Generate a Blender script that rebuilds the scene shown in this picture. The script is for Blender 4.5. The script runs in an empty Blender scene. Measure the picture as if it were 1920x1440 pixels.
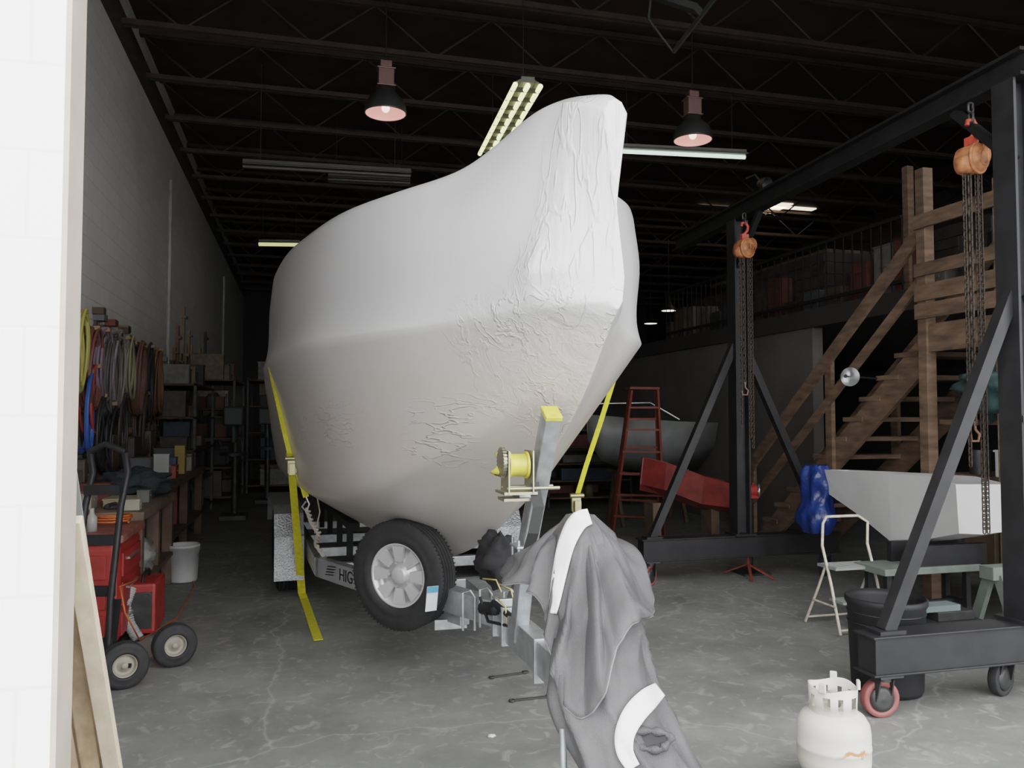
import bpy, math, random
from mathutils import Vector, Matrix, noise
from mathutils.bvhtree import BVHTree
random.seed(7)
D=bpy.data; SC=bpy.context.scene; COL=SC.collection
def V(*a): return Vector(a)
# ------------------------------------------------ camera
TH=math.radians(14.75); PI_=math.radians(2.3); FPX=1500.0
C=V(0,0,1.6)
R_=V(math.cos(TH),-math.sin(TH),0)
F_=V(math.sin(TH)*math.cos(PI_),math.cos(TH)*math.cos(PI_),math.sin(PI_))
U_=R_.cross(F_)
cd=D.cameras.new("camera"); cam=D.objects.new("camera",cd); COL.objects.link(cam)
cd.sensor_width=36; cd.lens=36*FPX/1920; cd.clip_end=200
m=Matrix((R_,U_,-F_)).transposed().to_4x4(); m.translation=C
cam.matrix_world=m; SC.camera=cam
def ray(u,v): return F_+R_*((u-960)/FPX)+U_*((720-v)/FPX)
def U(u,v,d): return C+ray(u,v)*d
def FL(u,v,z=0.0):
    r=ray(u,v); return C+r*((z-C.z)/r.z)
def PX(u,v,X):
    r=ray(u,v); return C+r*(X/r.x)
# ------------------------------------------------ materials
MC={}
def mat(name,col,rough=0.6,metal=0.0,var=0.12,scale=6.0,bump=0.0,bscale=40.0,emit=None,es=1.0,spec=0.5,col2=None,stretch=None):
    if name in MC: return MC[name]
    m=D.materials.new(name); m.use_nodes=True; nt=m.node_tree; b=nt.nodes["Principled BSDF"]
    tc=nt.nodes.new("ShaderNodeTexCoord"); mp=nt.nodes.new("ShaderNodeMapping"); nt.links.new(tc.outputs["Object"],mp.inputs[0])
    if stretch: mp.inputs["Scale"].default_value=stretch
    n=nt.nodes.new("ShaderNodeTexNoise"); n.inputs["Scale"].default_value=scale; n.inputs["Detail"].default_value=6
    nt.links.new(mp.outputs[0],n.inputs["Vector"])
    r=nt.nodes.new("ShaderNodeValToRGB"); r.color_ramp.elements[0].position=0.3; r.color_ramp.elements[1].position=0.7
    c2=col2 if col2 else tuple(min(1,c*(1+var)) for c in col)
    c1=tuple(c*(1-var) for c in col)
    r.color_ramp.elements[0].color=(*c1,1); r.color_ramp.elements[1].color=(*c2,1)
    nt.links.new(n.outputs["Fac"],r.inputs[0]); nt.links.new(r.outputs[0],b.inputs["Base Color"])
    b.inputs["Roughness"].default_value=rough; b.inputs["Metallic"].default_value=metal
    b.inputs["Specular IOR Level"].default_value=spec
    if bump>0:
        n2=nt.nodes.new("ShaderNodeTexNoise"); n2.inputs["Scale"].default_value=bscale; n2.inputs["Detail"].default_value=4
        nt.links.new(mp.outputs[0],n2.inputs["Vector"])
        bp=nt.nodes.new("ShaderNodeBump"); bp.inputs["Strength"].default_value=bump; bp.inputs["Distance"].default_value=0.02
        nt.links.new(n2.outputs["Fac"],bp.inputs["Height"]); nt.links.new(bp.outputs[0],b.inputs["Normal"])
    if emit:
        b.inputs["Emission Color"].default_value=(*emit,1); b.inputs["Emission Strength"].default_value=es
    MC[name]=m; return m
def blockwall(name,c1,c2,mortar,axes,bw=0.4,bh=0.2,rough=0.7,bs=.35):
    m=D.materials.new(name); m.use_nodes=True; nt=m.node_tree; b=nt.nodes["Principled BSDF"]
    tc=nt.nodes.new("ShaderNodeTexCoord"); s=nt.nodes.new("ShaderNodeSeparateXYZ"); c=nt.nodes.new("ShaderNodeCombineXYZ")
    nt.links.new(tc.outputs["Object"],s.inputs[0]); nt.links.new(s.outputs[axes[0]],c.inputs[0]); nt.links.new(s.outputs[axes[1]],c.inputs[1])
    br=nt.nodes.new("ShaderNodeTexBrick"); br.inputs["Scale"].default_value=1; br.inputs["Brick Width"].default_value=bw; br.inputs["Row Height"].default_value=bh
    br.inputs["Mortar Size"].default_value=0.005; br.inputs["Mortar Smooth"].default_value=0.5
    br.inputs["Color1"].default_value=(*c1,1); br.inputs["Color2"].default_value=(*c2,1); br.inputs["Mortar"].default_value=(*mortar,1)
    nt.links.new(c.outputs[0],br.inputs["Vector"])
    n=nt.nodes.new("ShaderNodeTexNoise"); n.inputs["Scale"].default_value=1.2; n.inputs["Detail"].default_value=8
    nt.links.new(tc.outputs["Object"],n.inputs["Vector"])
    mx=nt.nodes.new("ShaderNodeMix"); mx.data_type='RGBA'; mx.blend_type='MULTIPLY'; mx.inputs[0].default_value=bs*.5
    nt.links.new(br.outputs["Color"],mx.inputs[6]); nt.links.new(n.outputs["Fac"],mx.inputs[7]); nt.links.new(mx.outputs[2],b.inputs["Base Color"])
    bp=nt.nodes.new("ShaderNodeBump"); bp.inputs["Strength"].default_value=bs; bp.inputs["Distance"].default_value=0.01; bp.invert=True
    nt.links.new(br.outputs["Fac"],bp.inputs["Height"]); nt.links.new(bp.outputs[0],b.inputs["Normal"])
    b.inputs["Roughness"].default_value=rough
    return m
# ------------------------------------------------ geometry builder
def frame(d):
    d=d.normalized(); a=V(0,0,1) if abs(d.z)<0.95 else V(0,1,0)
    s=d.cross(a).normalized(); return s, s.cross(d).normalized()
class G:
    def __init__(s): s.v=[];s.f=[];s.s=[]
    def add(s,vs,fs,sm=False):
        o=len(s.v); s.v+=[Vector(x) for x in vs]
        for f in fs: s.f.append([o+i for i in f]); s.s.append(sm)
        return s
    def box(s,c,sz,ax=None):
        c=Vector(c); ax=ax or (V(1,0,0),V(0,1,0),V(0,0,1)); h=[x/2 for x in sz]
        vs=[c+ax[0]*(h[0]*i)+ax[1]*(h[1]*j)+ax[2]*(h[2]*k) for k in(-1,1) for j in(-1,1) for i in(-1,1)]
        return s.add(vs,[(0,2,3,1),(4,5,7,6),(0,1,5,4),(2,6,7,3),(0,4,6,2),(1,3,7,5)])
    def bb(s,a,b):
        a=Vector(a);b=Vector(b); return s.box((a+b)/2,[abs(b[i]-a[i]) for i in range(3)])
    def beam(s,p,q,w,h,up=(0,0,1)):
        p=Vector(p);q=Vector(q);d=(q-p);L=d.length;d.normalize();up=Vector(up)
        if abs(d.dot(up))>0.98: up=V(0,1,0)
        sd=d.cross(up).normalized(); u2=sd.cross(d).normalized()
        return s.box((p+q)/2,(w,L,h),(sd,d,u2))
    def ibeam(s,p,q,w,h,up=(0,0,1),t=0.02):
        p=Vector(p);q=Vector(q);d=(q-p).normalized();up=Vector(up)
        if abs(d.dot(up))>0.98: up=V(0,1,0)
        sd=d.cross(up).normalized();u2=sd.cross(d).normalized()
        s.beam(p,q,t*.7,h-2*t,up)
        for k in(-1,1): s.beam(p+u2*(k*(h-t)/2),q+u2*(k*(h-t)/2),w,t,up)
        return s
    def cyl(s,p,q,r,r2=None,n=16,cap=True):
        p=Vector(p);q=Vector(q);r2=r if r2 is None else r2; a,b=frame(q-p)
        vs=[]
        for c,rr in((p,r),(q,r2)):
            for i in range(n):
                t=2*math.pi*i/n; vs.append(c+a*(rr*math.cos(t))+b*(rr*math.sin(t)))
        s.add(vs,[(i,(i+1)%n,n+(i+1)%n,n+i) for i in range(n)],True)
        if cap: s.add(vs,[tuple(range(n))[::-1],tuple(range(n,2*n))])
        return s
    def tube(s,pts,r,n=8,closed=False):
        pts=[Vector(p) for p in pts]; N=len(pts); vs=[]; a=None
        for i,p in enumerate(pts):
            if closed: d=pts[(i+1)%N]-pts[i-1]
            else: d=pts[min(i+1,N-1)]-pts[max(i-1,0)]
            if d.length<1e-9: d=V(0,0,1)
            d.normalize()
            if a is None: a,_=frame(d)
            a=(a-d*a.dot(d)); 
            if a.length<1e-6: a,_=frame(d)
            a.normalize(); b=d.cross(a)
            rr=r[i] if isinstance(r,(list,tuple)) else r
            for k in range(n):
                t=2*math.pi*k/n; vs.append(p+a*(rr*math.cos(t))+b*(rr*math.sin(t)))
        fs=[]
        for i in range(N if closed else N-1):
            j=(i+1)%N
            for k in range(n): fs.append((i*n+k,i*n+(k+1)%n,j*n+(k+1)%n,j*n+k))
        s.add(vs,fs,True)
        if not closed: s.add(vs,[tuple(range(n))[::-1],tuple(range((N-1)*n,N*n))])
        return s
    def lathe(s,prof,c,ax=(0,0,1),n=32,sm=True):
        c=Vector(c);ax=Vector(ax).normalized();a,b=frame(ax); vs=[];fs=[]
        for r,h in prof:
            for i in range(n):
                t=2*math.pi*i/n; vs.append(c+ax*h+a*(r*math.cos(t))+b*(r*math.sin(t)))
        for j in range(len(prof)-1):
            for i in range(n): fs.append((j*n+i,j*n+(i+1)%n,(j+1)*n+(i+1)%n,(j+1)*n+i))
        return s.add(vs,fs,sm)
    def torus(s,c,ax,Rr,r,n=24,m=8):
        c=Vector(c);a,b=frame(Vector(ax))
        return s.tube([c+a*(Rr*math.cos(2*math.pi*i/n))+b*(Rr*math.sin(2*math.pi*i/n)) for i in range(n)],r,m,True)
    def ribbon(s,pts,w,side,t=0.003):
        pts=[Vector(p) for p in pts];N=len(pts);vs=[]
        for i,p in enumerate(pts):
            d=(pts[min(i+1,N-1)]-pts[max(i-1,0)]).normalized(); sd=Vector(side[i]) if isinstance(side,list) else Vector(side)
            sd=(sd-d*sd.dot(d)).normalized(); nn=d.cross(sd); 
            for a,b in((-1,-1),(1,-1),(1,1),(-1,1)): vs.append(p+sd*(a*w/2)+nn*(b*t/2))
        fs=[]
        for i in range(N-1):
            for k in range(4): fs.append((i*4+k,i*4+(k+1)%4,(i+1)*4+(k+1)%4,(i+1)*4+k))
        fs+= [(3,2,1,0),tuple(range((N-1)*4,N*4))]
        return s.add(vs,fs,False)
    def prism(s,pts,vec):
        pts=[Vector(p) for p in pts];vec=Vector(vec);n=len(pts)
        return s.add(pts+[p+vec for p in pts],[tuple(range(n))[::-1],tuple(range(n,2*n))]+[(i,(i+1)%n,n+(i+1)%n,n+i) for i in range(n)])
    def loft(s,rings,closed=True,cap=True,sm=True):
        n=len(rings[0]);vs=[p for r in rings for p in r];fs=[]
        for j in range(len(rings)-1):
            for i in range(n if closed else n-1): fs.append((j*n+i,j*n+(i+1)%n,(j+1)*n+(i+1)%n,(j+1)*n+i))
        s.add(vs,fs,sm)
        if cap: s.add(vs,[tuple(range(n))[::-1],tuple(range((len(rings)-1)*n,len(rings)*n))])
        return s
    def sph(s,c,r,n=16,m=10):
        c=Vector(c); r=(r,r,r) if not hasattr(r,'__len__') else r
        rings=[]
        for j in range(m+1):
            ph=-math.pi/2+math.pi*(0.02+0.96*j/m)
            rings.append([c+V(r[0]*math.cos(ph)*math.cos(2*math.pi*i/n),r[1]*math.cos(ph)*math.sin(2*math.pi*i/n),r[2]*math.sin(ph)) for i in range(n)])
        return s.loft(rings)
    def lump(s,c,r,amp=0.2,fr=2.5,n=28,m=18,seed=0):
        c=Vector(c);rings=[]
        for j in range(m+1):
            ph=-math.pi/2+math.pi*(0.02+0.96*j/m);ring=[]
            for i in range(n):
                d=V(math.cos(ph)*math.cos(2*math.pi*i/n),math.cos(ph)*math.sin(2*math.pi*i/n),math.sin(ph))
                k=1+amp*(noise.noise(d*fr+V(seed,0,0))+.5*noise.noise(d*fr*2.3+V(0,seed,0)))*1.6
                p=V(d.x*r[0],d.y*r[1],d.z*r[2])*k; ring.append(c+p)
            rings.append(ring)
        return s.loft(rings)
    def chain(s,p,q,ll=0.034,r=0.004,w=0.011):
        p=Vector(p);q=Vector(q);d=q-p;L=d.length;d.normalize();a,b=frame(d);n=max(1,int(L/(ll*.72)))
        for i in range(n):
            c=p+d*(L*(i+.5)/n);sd=a if i%2 else b
            pts=[c+d*((ll/2-w*.5)*(1 if math.sin(t)>0 else -1)+w*.5*math.sin(t))+sd*(w*math.cos(t)) for t in [2*math.pi*(k+.5)/8 for k in range(8)]]
            s.tube(pts,r,5,True)
        return s
WL={}
def empty(name,loc,label,cat,group=None):
    o=D.objects.new(name,None);o.empty_display_size=.1;o.location=loc;COL.objects.link(o);WL[o]=Vector(loc)
    o["label"]=label;o["category"]=cat
    if group:o["group"]=group
    return o
def part(g,name,mt,parent=None,label=None,cat=None,group=None,kind=None,bevel=0,sub=0,loc=None,solid=0):
    me=D.meshes.new(name)
    if parent is not None: base=WL[parent]
    elif loc is not None: base=Vector(loc)
    else:
        xs=[v.x for v in g.v];ys=[v.y for v in g.v];zs=[v.z for v in g.v]
        base=V((min(xs)+max(xs))/2,(min(ys)+max(ys))/2,min(zs))
    if kind=="structure" : base=V(0,0,0)
    me.from_pydata([v-base for v in g.v],[],g.f); me.polygons.foreach_set("use_smooth",g.s)
    me.materials.append(mt);me.update()
    o=D.objects.new(name,me);COL.objects.link(o)
    if parent is not None: o.parent=parent; WL[o]=base.copy()
    else: o.location=base; WL[o]=base.copy()
    if label:o["label"]=label
    if cat:o["category"]=cat
    if group:o["group"]=group
    if kind:o["kind"]=kind
    if solid:
        md=o.modifiers.new("s","SOLIDIFY");md.thickness=solid
    if bevel:
        md=o.modifiers.new("b","BEVEL");md.width=bevel;md.segments=2;md.limit_method='ANGLE';md.angle_limit=math.radians(50)
    if sub:
        md=o.modifiers.new("u","SUBSURF");md.levels=sub;md.render_levels=sub
    return o
def text(body,size,M,mt,parent,name="lettering",label=None,ext=0.001):
    cu=D.curves.new("t","FONT");cu.body=body;cu.size=size;cu.extrude=ext;cu.align_x='CENTER';cu.align_y='CENTER'
    t=D.objects.new("t",cu);COL.objects.link(t);bpy.context.view_layer.update()
    me=D.meshes.new_from_object(t.evaluated_get(bpy.context.evaluated_depsgraph_get()))
    D.objects.remove(t)
    me.transform(Matrix.Translation(-WL[parent])@M); me.materials.clear(); me.materials.append(mt)
    o=D.objects.new(name,me);COL.objects.link(o);o.parent=parent;WL[o]=WL[parent].copy()
    if label:o["label"]=label
    return o
def basis(o,x,y):
    x=Vector(x).normalized();y=Vector(y);y=(y-x*y.dot(x)).normalized();z=x.cross(y)
    mm=Matrix((x,y,z)).transposed().to_4x4();mm.translation=o;return mm
# materials
galv=mat("galvanised_steel",(.42,.44,.45),.42,.75,.25,14)
blk=mat("black_paint",(.012,.012,.013),.5,0,.3,8,spec=.3)
rubber=mat("rubber",(.012,.012,.013),.75,0,.3,20,bump=.1)
chrome=mat("bright_metal",(.6,.6,.6),.28,.9,.15,10)
dsteel=mat("dark_steel",(.05,.05,.05),.5,.6,.3,10)
yel=mat("yellow_webbing",(.62,.56,.03),.7,0,.15,30,bump=.2,bscale=200)
yelp=mat("yellow_plastic",(.55,.48,.07),.45,0,.2,15)
wood=mat("stair_lumber",(.115,.072,.046),.8,0,.5,4,stretch=(1,1,4))
wood2=mat("pale_board",(.50,.38,.25),.7,0,.2,5,stretch=(6,6,.6))
wooddk=mat("old_bench_wood",(.09,.058,.04),.8,0,.4,5)
redp=mat("red_paint",(.26,.022,.018),.5,0,.3,6)
redl=mat("orange_red_ladder",(.15,.03,.017),.65)
whitep=mat("white_plastic",(.68,.68,.66),.45,0,.06)
cream=mat("cream_paint",(.46,.42,.34),.5,0,.25,20)
bluet=mat("blue_tarp",(.008,.022,.11),.35,0,.5,8,bump=.8,bscale=14)
orange=mat("orange_hoist",(.33,.11,.04),.65,0,.55,18)
darkbrown=mat("roof_steel",(.045,.030,.024),.7,0,.3,5)
# ------------------------------------------------ world + room
w=D.worlds.new("world");SC.world=w;w.use_nodes=True
bg=w.node_tree.nodes["Background"];bg.inputs[0].default_value=(.975,.985,1,1);bg.inputs[1].default_value=6.4
SC.view_settings.view_transform='Filmic'
SC.view_settings.look='None'
SC.view_settings.exposure=-0.05
WX=-2.1;RX=14;BY=31;CZ=6.7
fm=D.materials.new("concrete_floor");fm.use_nodes=True;nt=fm.node_tree;b=nt.nodes["Principled BSDF"]
tc=nt.nodes.new("ShaderNodeTexCoord")
n1=nt.nodes.new("ShaderNodeTexNoise");n1.inputs["Scale"].default_value=1.3;n1.inputs["Detail"].default_value=10;n1.inputs["Roughness"].default_value=.7
n2=nt.nodes.new("ShaderNodeTexNoise");n2.inputs["Scale"].default_value=9;n2.inputs["Detail"].default_value=8;n2.inputs["Distortion"].default_value=1.2
r1=nt.nodes.new("ShaderNodeValToRGB");r1.color_ramp.elements[0].position=.3;r1.color_ramp.elements[1].position=.72
r1.color_ramp.elements[0].color=(.105,.108,.104,1);r1.color_ramp.elements[1].color=(.235,.235,.222,1)
r2=nt.nodes.new("ShaderNodeValToRGB");r2.color_ramp.elements[0].position=.56;r2.color_ramp.elements[1].position=.68
r2.color_ramp.elements[0].color=(0,0,0,1);r2.color_ramp.elements[1].color=(1,1,1,1)
mx=nt.nodes.new("ShaderNodeMix");mx.data_type='RGBA';mx.inputs[7].default_value=(.34,.34,.325,1)
vo=nt.nodes.new("ShaderNodeTexVoronoi");vo.feature='DISTANCE_TO_EDGE';vo.inputs["Scale"].default_value=.42
nd=nt.nodes.new("ShaderNodeTexNoise");nd.inputs["Scale"].default_value=2.5;nd.inputs["Detail"].default_value=5
ad=nt.nodes.new("ShaderNodeMix");ad.data_type='RGBA';ad.blend_type='LINEAR_LIGHT';ad.inputs[0].default_value=.18
nt.links.new(tc.outputs["Object"],ad.inputs[6]);nt.links.new(nd.outputs["Color"],ad.inputs[7]);nt.links.new(ad.outputs[2],vo.inputs["Vector"])
r3=nt.nodes.new("ShaderNodeValToRGB");r3.color_ramp.elements[0].position=.0;r3.color_ramp.elements[1].position=.005
r3.color_ramp.elements[0].color=(.35,.35,.35,1);r3.color_ramp.elements[1].color=(0,0,0,1)
mx2=nt.nodes.new("ShaderNodeMix");mx2.data_type='RGBA';mx2.inputs[7].default_value=(.42,.42,.40,1)
for n in(n1,n2,nd): nt.links.new(tc.outputs["Object"],n.inputs["Vector"])
nt.links.new(n1.outputs["Fac"],r1.inputs[0]);nt.links.new(n2.outputs["Fac"],r2.inputs[0])
ml=nt.nodes.new("ShaderNodeMath");ml.operation='MULTIPLY';ml.inputs[1].default_value=.5;nt.links.new(r2.outputs[0],ml.inputs[0])
nt.links.new(ml.outputs[0],mx.inputs[0]);nt.links.new(r1.outputs[0],mx.inputs[6])
nt.links.new(vo.outputs["Distance"],r3.inputs[0]);nt.links.new(r3.outputs[0],mx2.inputs[0]);nt.links.new(mx.outputs[2],mx2.inputs[6])
nt.links.new(mx2.outputs[2],b.inputs["Base Color"]);b.inputs["Roughness"].default_value=.6
bp=nt.nodes.new("ShaderNodeBump");bp.inputs["Strength"].default_value=.25;nt.links.new(n2.outputs["Fac"],bp.inputs["Height"]);nt.links.new(bp.outputs[0],b.inputs["Normal"])
def st(g,name,mt,bevel=0): return part(g,name,mt,kind="structure",bevel=bevel)
st(G().bb((-9,-14,-.2),(RX+.2,BY+.2,0)),"floor",fm)
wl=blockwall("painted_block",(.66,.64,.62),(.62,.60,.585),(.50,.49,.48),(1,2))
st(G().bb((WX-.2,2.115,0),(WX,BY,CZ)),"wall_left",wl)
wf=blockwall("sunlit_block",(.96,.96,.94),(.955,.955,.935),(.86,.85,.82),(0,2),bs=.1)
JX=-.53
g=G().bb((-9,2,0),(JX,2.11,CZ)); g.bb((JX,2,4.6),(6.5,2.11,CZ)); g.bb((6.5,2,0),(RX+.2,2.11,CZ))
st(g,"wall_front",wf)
st(G().bb((JX,2.0,0),(JX+.012,2.125,4.6)),"trim_1",mat("jamb_trim",(.42,.37,.31),.6))
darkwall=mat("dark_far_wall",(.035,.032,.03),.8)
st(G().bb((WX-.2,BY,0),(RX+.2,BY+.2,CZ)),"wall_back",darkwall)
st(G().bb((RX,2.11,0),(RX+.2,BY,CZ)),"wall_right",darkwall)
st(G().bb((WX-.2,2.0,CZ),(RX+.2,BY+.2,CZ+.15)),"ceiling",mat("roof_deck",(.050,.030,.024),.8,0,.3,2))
g=G();g.bb((WX,2.2,6.0),(WX+.1,BY,6.12));g.bb((WX,2.2,6.12),(WX+.02,BY,6.4))
part(g,"roof_ledger",darkbrown,label="dark steel ledger beam along top of block wall",cat="beam")
for px_,z0,z1 in((316,2.3,5.4),(419,2.2,5.4)):
    p=PX(px_,600,WX+.03)
    part(G().cyl((WX+.028,p.y,z0),(WX+.028,p.y,z1),.028,n=10),"wall_conduit",mat("conduit",(.36,.35,.34),.6),label="thin vertical metal conduit fixed on block wall",cat="pipe",group="wall conduits")
Y=8.2
while Y<30.5:
    g=G();zb=6.05;zt=6.62
    for z in(zb,zt):
        for dy in(-.035,.035): g.bb((WX,Y+dy-.02,z-.03),(RX,Y+dy+.02,z+.03))
    n=22;xs=[WX+(RX-WX)*i/n for i in range(n+1)]
    for i in range(n):
        a,b_=(zb,zt) if i%2 else(zt,zb)
        g.cyl((xs[i],Y,a),(xs[i+1],Y,b_),.016,n=5,cap=False)
    part(g,"roof_truss",darkbrown,label="dark open-web steel roof joist with zigzag bars",cat="roof joist",group="roof joists",loc=(WX,Y,zb))
    Y+=1.5
sky=mat("skylight_glass",(.8,.7,.55),.5,emit=(1,.8,.58),es=2.6)
for i,(u0,v0,dx,dy) in enumerate(((1440,402,.40,.45),(1345,440,.5,.10),(1480,440,.7,.10))):
    p=U(u0,v0,19.5);p=V(p.x,p.y,CZ-.02)
    st(G().bb((p.x-dx,p.y-dy,CZ-.03),(p.x+dx,p.y+dy,CZ-.005)),"window_%d"%(i+1),sky)
g=G()
a=U(1262,98,7.0);b_=U(1345,-10,6.6);c=V(b_.x+.5,b_.y-.4,CZ)
g.beam(a,b_,.02,.04);g.beam(b_,c,.02,.04)
a2=U(1215,35,7.0);g.beam(a2,V(a2.x+.2,a2.y,CZ),.02,.03);g.beam(a,a2,.015,.015)
g.beam(U(1160,-30,6.6),U(1310,18,6.2),.12,.05)
part(g,"door_track",mat("track_metal",(.05,.05,.05),.5,.5),label="grey metal overhead door track hung from ceiling",cat="door track")
# ------------------------------------------------ high bay lamps
pinkglow=mat("pink_lamp_glow",(.35,.15,.13),.4,emit=(1,.42,.36),es=1.0)
pinkbulb=mat("pink_bulb_glow",(.6,.4,.36),.4,emit=(1,.66,.6),es=3)
whiteglow=mat("white_lamp_glow",(.8,.8,.75),.4,emit=(1,.95,.85),es=3)
shade_m=mat("dark_lamp_shade",(.03,.032,.03),.4,.3)
def highbay(u,v,d,glow,lab):
    p=U(u,v,d); e=empty("high_bay_lamp",p,lab,"ceiling lamp","high bay lamps")
    R0=.2
    part(G().lathe([(R0,0),(R0*1.0,.015),(R0*.96,.08),(R0*.82,.14),(R0*.55,.19),(R0*.42,.22),(R0*.42,.25),(.001,.25)],p,n=36),"lamp_shade",shade_m,e,solid=.004)
    part(G().lathe([(R0*.96,.004),(R0*.93,.06),(R0*.7,.12),(.001,.14)],p,n=36),"reflector",glow,e,label="glowing pinkish reflector")
    part(G().sph(p+V(0,0,.06),(.04,.04,.045)),"bulb",pinkbulb,e)
    g=G();g.box(p+V(0,0,.35),(.15,.12,.17));g.box(p+V(0,0,.27),(.18,.14,.012));g.box(p+V(0,0,.44),(.18,.14,.012));g.box(p+V(0,0,.49),(.11,.09,.06))
    part(g,"ballast_housing",mat("ballast",(.20,.12,.11),.4,.5),e,bevel=.005)
    part(G().cyl(p+V(0,0,.5),V(p.x,p.y,6.05),.006,n=8),"hanging_rod",blk,e)
highbay(723,214,7.8,pinkglow,"dark dome high bay lamp with pink glow hanging above boat")
highbay(1299,264,8.4,pinkglow,"dark dome high bay lamp with pink glow above gantry")
def smalllamp(u,v,d):
    p=U(u,v,d);e=empty("high_bay_lamp",p,"small distant white-lit dome lamp hanging in dark hall","ceiling lamp","high bay lamps")
    part(G().lathe([(.2,0),(.17,.08),(.08,.16),(.06,.3),(.001,.31)],p,n=20),"lamp_shade",shade_m,e)
    part(G().lathe([(.18,.005),(.1,.05),(.001,.06)],p,n=20),"reflector",whiteglow,e)
    part(G().cyl(p+V(0,0,.3),V(p.x,p.y,6.05),.01,n=6),"hanging_rod",dsteel,e)
smalllamp(1254,583,20);smalllamp(1220,607,23)
def fluo(p,q,lit,lab,ntube=2,wd=.3,hm=None):
    p=Vector(p);q=Vector(q);mid=(p+q)/2;e=empty("fluorescent_fixture",mid,lab,"ceiling light","fluorescent fixtures")
    d=(q-p).normalized();s=d.cross(V(0,0,1)).normalized()
    g=G().beam(p+V(0,0,.06),q+V(0,0,.06),wd*.45,.06);
    for k in(-1,1): g.beam(p+s*(k*wd*.36)+V(0,0,.035),q+s*(k*wd*.36)+V(0,0,.035),wd*.3,.01,up=(V(0,0,1)+s*(.5*k)))
    part(g,"housing",hm or mat("fixture_housing",(.16,.16,.14),.5),e)
    for k in range(ntube):
        o=(k-(ntube-1)/2)*wd*.42
        part(G().cyl(p+s*o,q+s*o,.026,n=10),"tube",lit,e)
    L=(q-p).length
    if wd>.3:
        for t in range(9):
            part(G().beam(p+d*(L*(t+.5)/9)-s*(wd/2)-V(0,0,.0),p+d*(L*(t+.5)/9)+s*(wd/2)-V(0,0,.0),.006,.05),"cross_fin",dsteel,e)
    for k in(.1,.9): part(G().cyl(p+d*(L*k)+V(0,0,.09),V((p+d*(L*k)).x,(p+d*(L*k)).y,6.05),.005,n=6),"hanger",dsteel,e)
warm=mat("yellowish_tube",(.8,.8,.6),.4,emit=(.92,.92,.42),es=2.6)
cool=mat("cool_tube",(.8,.85,.8),.4,emit=(.8,1,.86),es=1.5)
dull=mat("unlit_tube",(.06,.055,.05),.4);dh=mat("dull_housing",(.06,.056,.052),.5)
fluo(U(990,160,8.1),U(918,290,10.4),warm,"long fluorescent fixture with yellowish glowing tubes above boat",3,.31)
fluo(U(1150,283,10.4),U(1397,295,10.7),cool,"pale green-white fluorescent fixture behind boat bow",1,.22)
fluo(U(455,312,10),U(770,330,10.6),dull,"unlit grey fluorescent fixture hanging under joists",1,.12,dh)
fluo(U(615,338,12),U(768,345,12.3),dull,"unlit grey fluorescent fixture hanging under joists",2,.25,dh)
fluo(U(485,458,16),U(562,459,16.2),mat("dim_yellow_tube",(.6,.6,.3),.4,emit=(.8,.8,.30),es=1.0),"distant short fluorescent fixture glowing dull yellow",2,.2)
# ------------------------------------------------ BOAT
def BP(s,w_,z): return V(1.22-.07*s+w_,2.98+s+.07*w_,z)
ST=[
(0.0,2.03,(.01,2.035),(.025,2.06),(.035,2.16),(.0,2.45),(.05,2.83),2.885),
(.05,1.98,(.06,2.0),(.17,2.05),(.19,2.19),(.07,2.45),(.10,2.86),2.925),
(.16,1.86,(.10,1.93),(.28,2.04),(.33,2.19),(.21,2.45),(.15,2.91),2.965),
(.32,1.69,(.14,1.79),(.39,2.03),(.40,2.13),(.33,2.48),(.20,2.95),3.015),
(.52,1.54,(.22,1.66),(.51,2.02),(.49,2.12),(.46,2.5),(.26,2.91),3.04),
(.75,1.39,(.32,1.53),(.65,2.01),(.62,2.12),(.60,2.47),(.44,2.75),2.91),
(1.0,1.24,(.43,1.42),(.80,2.01),(.75,2.12),(.75,2.47),(.66,2.73),2.89),
(1.5,.97,(.64,1.24),(1.0,2.01),(.94,2.15),(.95,2.46),(.91,2.73),2.88),
(2.0,.75,(.80,1.12),(1.11,2.02),(1.05,2.18),(1.06,2.46),(1.02,2.72),2.88),
(3.0,.5,(.96,1.04),(1.19,2.03),(1.12,2.2),(1.13,2.5),(1.10,2.81),2.96),
(4.0,.45,(1.03,1.05),(1.21,2.05),(1.14,2.22),(1.15,2.58),(1.12,2.90),3.02),
(5.5,.45,(1.08,1.1),(1.22,2.07),(1.16,2.25),(1.17,2.65),(1.14,3.0),3.1),
(6.2,.47,(1.06,1.12),(1.20,2.07),(1.15,2.25),(1.14,2.65),(1.06,2.94),3.02),
]
KR=[1,.3,.36,.42,.5,.66,.82,.89,.97,1,1,1,1]
KU=[1,.3,.36,.40,.46,.62,.86,.96,.98,1,1,1,1]
KC=[1,.3,.35,.35,.35,.35,.4,.45,.52,.62,.7,.75,.75]
g=G();rings=[]
for si,(s,kz,c,r,p,mm,sh,cr) in enumerate(ST):
    up=.10 if s>=1.5 else (.05 if s>=1 else 0)
    def half(kr,ku,kc,up):
        c2=(c[0]*kc,c[1]);r2=(r[0]*kr,r[1])
        return [(c2[0]*.5,kz+(c[1]-kz)*.46),c2,(c2[0]+(r2[0]-c2[0])*.51,c[1]+(r[1]-c[1])*.5),r2,(p[0]*kr,p[1]),(mm[0]*ku,mm[1]),(sh[0]*ku,sh[1]+up),(sh[0]*.5*ku,sh[1]+(cr-sh[1])*.8+up*.5)]
    rings.append([BP(s,0,kz)]+[BP(s,a,b_) for a,b_ in half(KR[si],KU[si],KC[si],up)]+[BP(s,0,cr)]+[BP(s,-a,b_) for a,b_ in reversed(half(1,1,1,0))])
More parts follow.
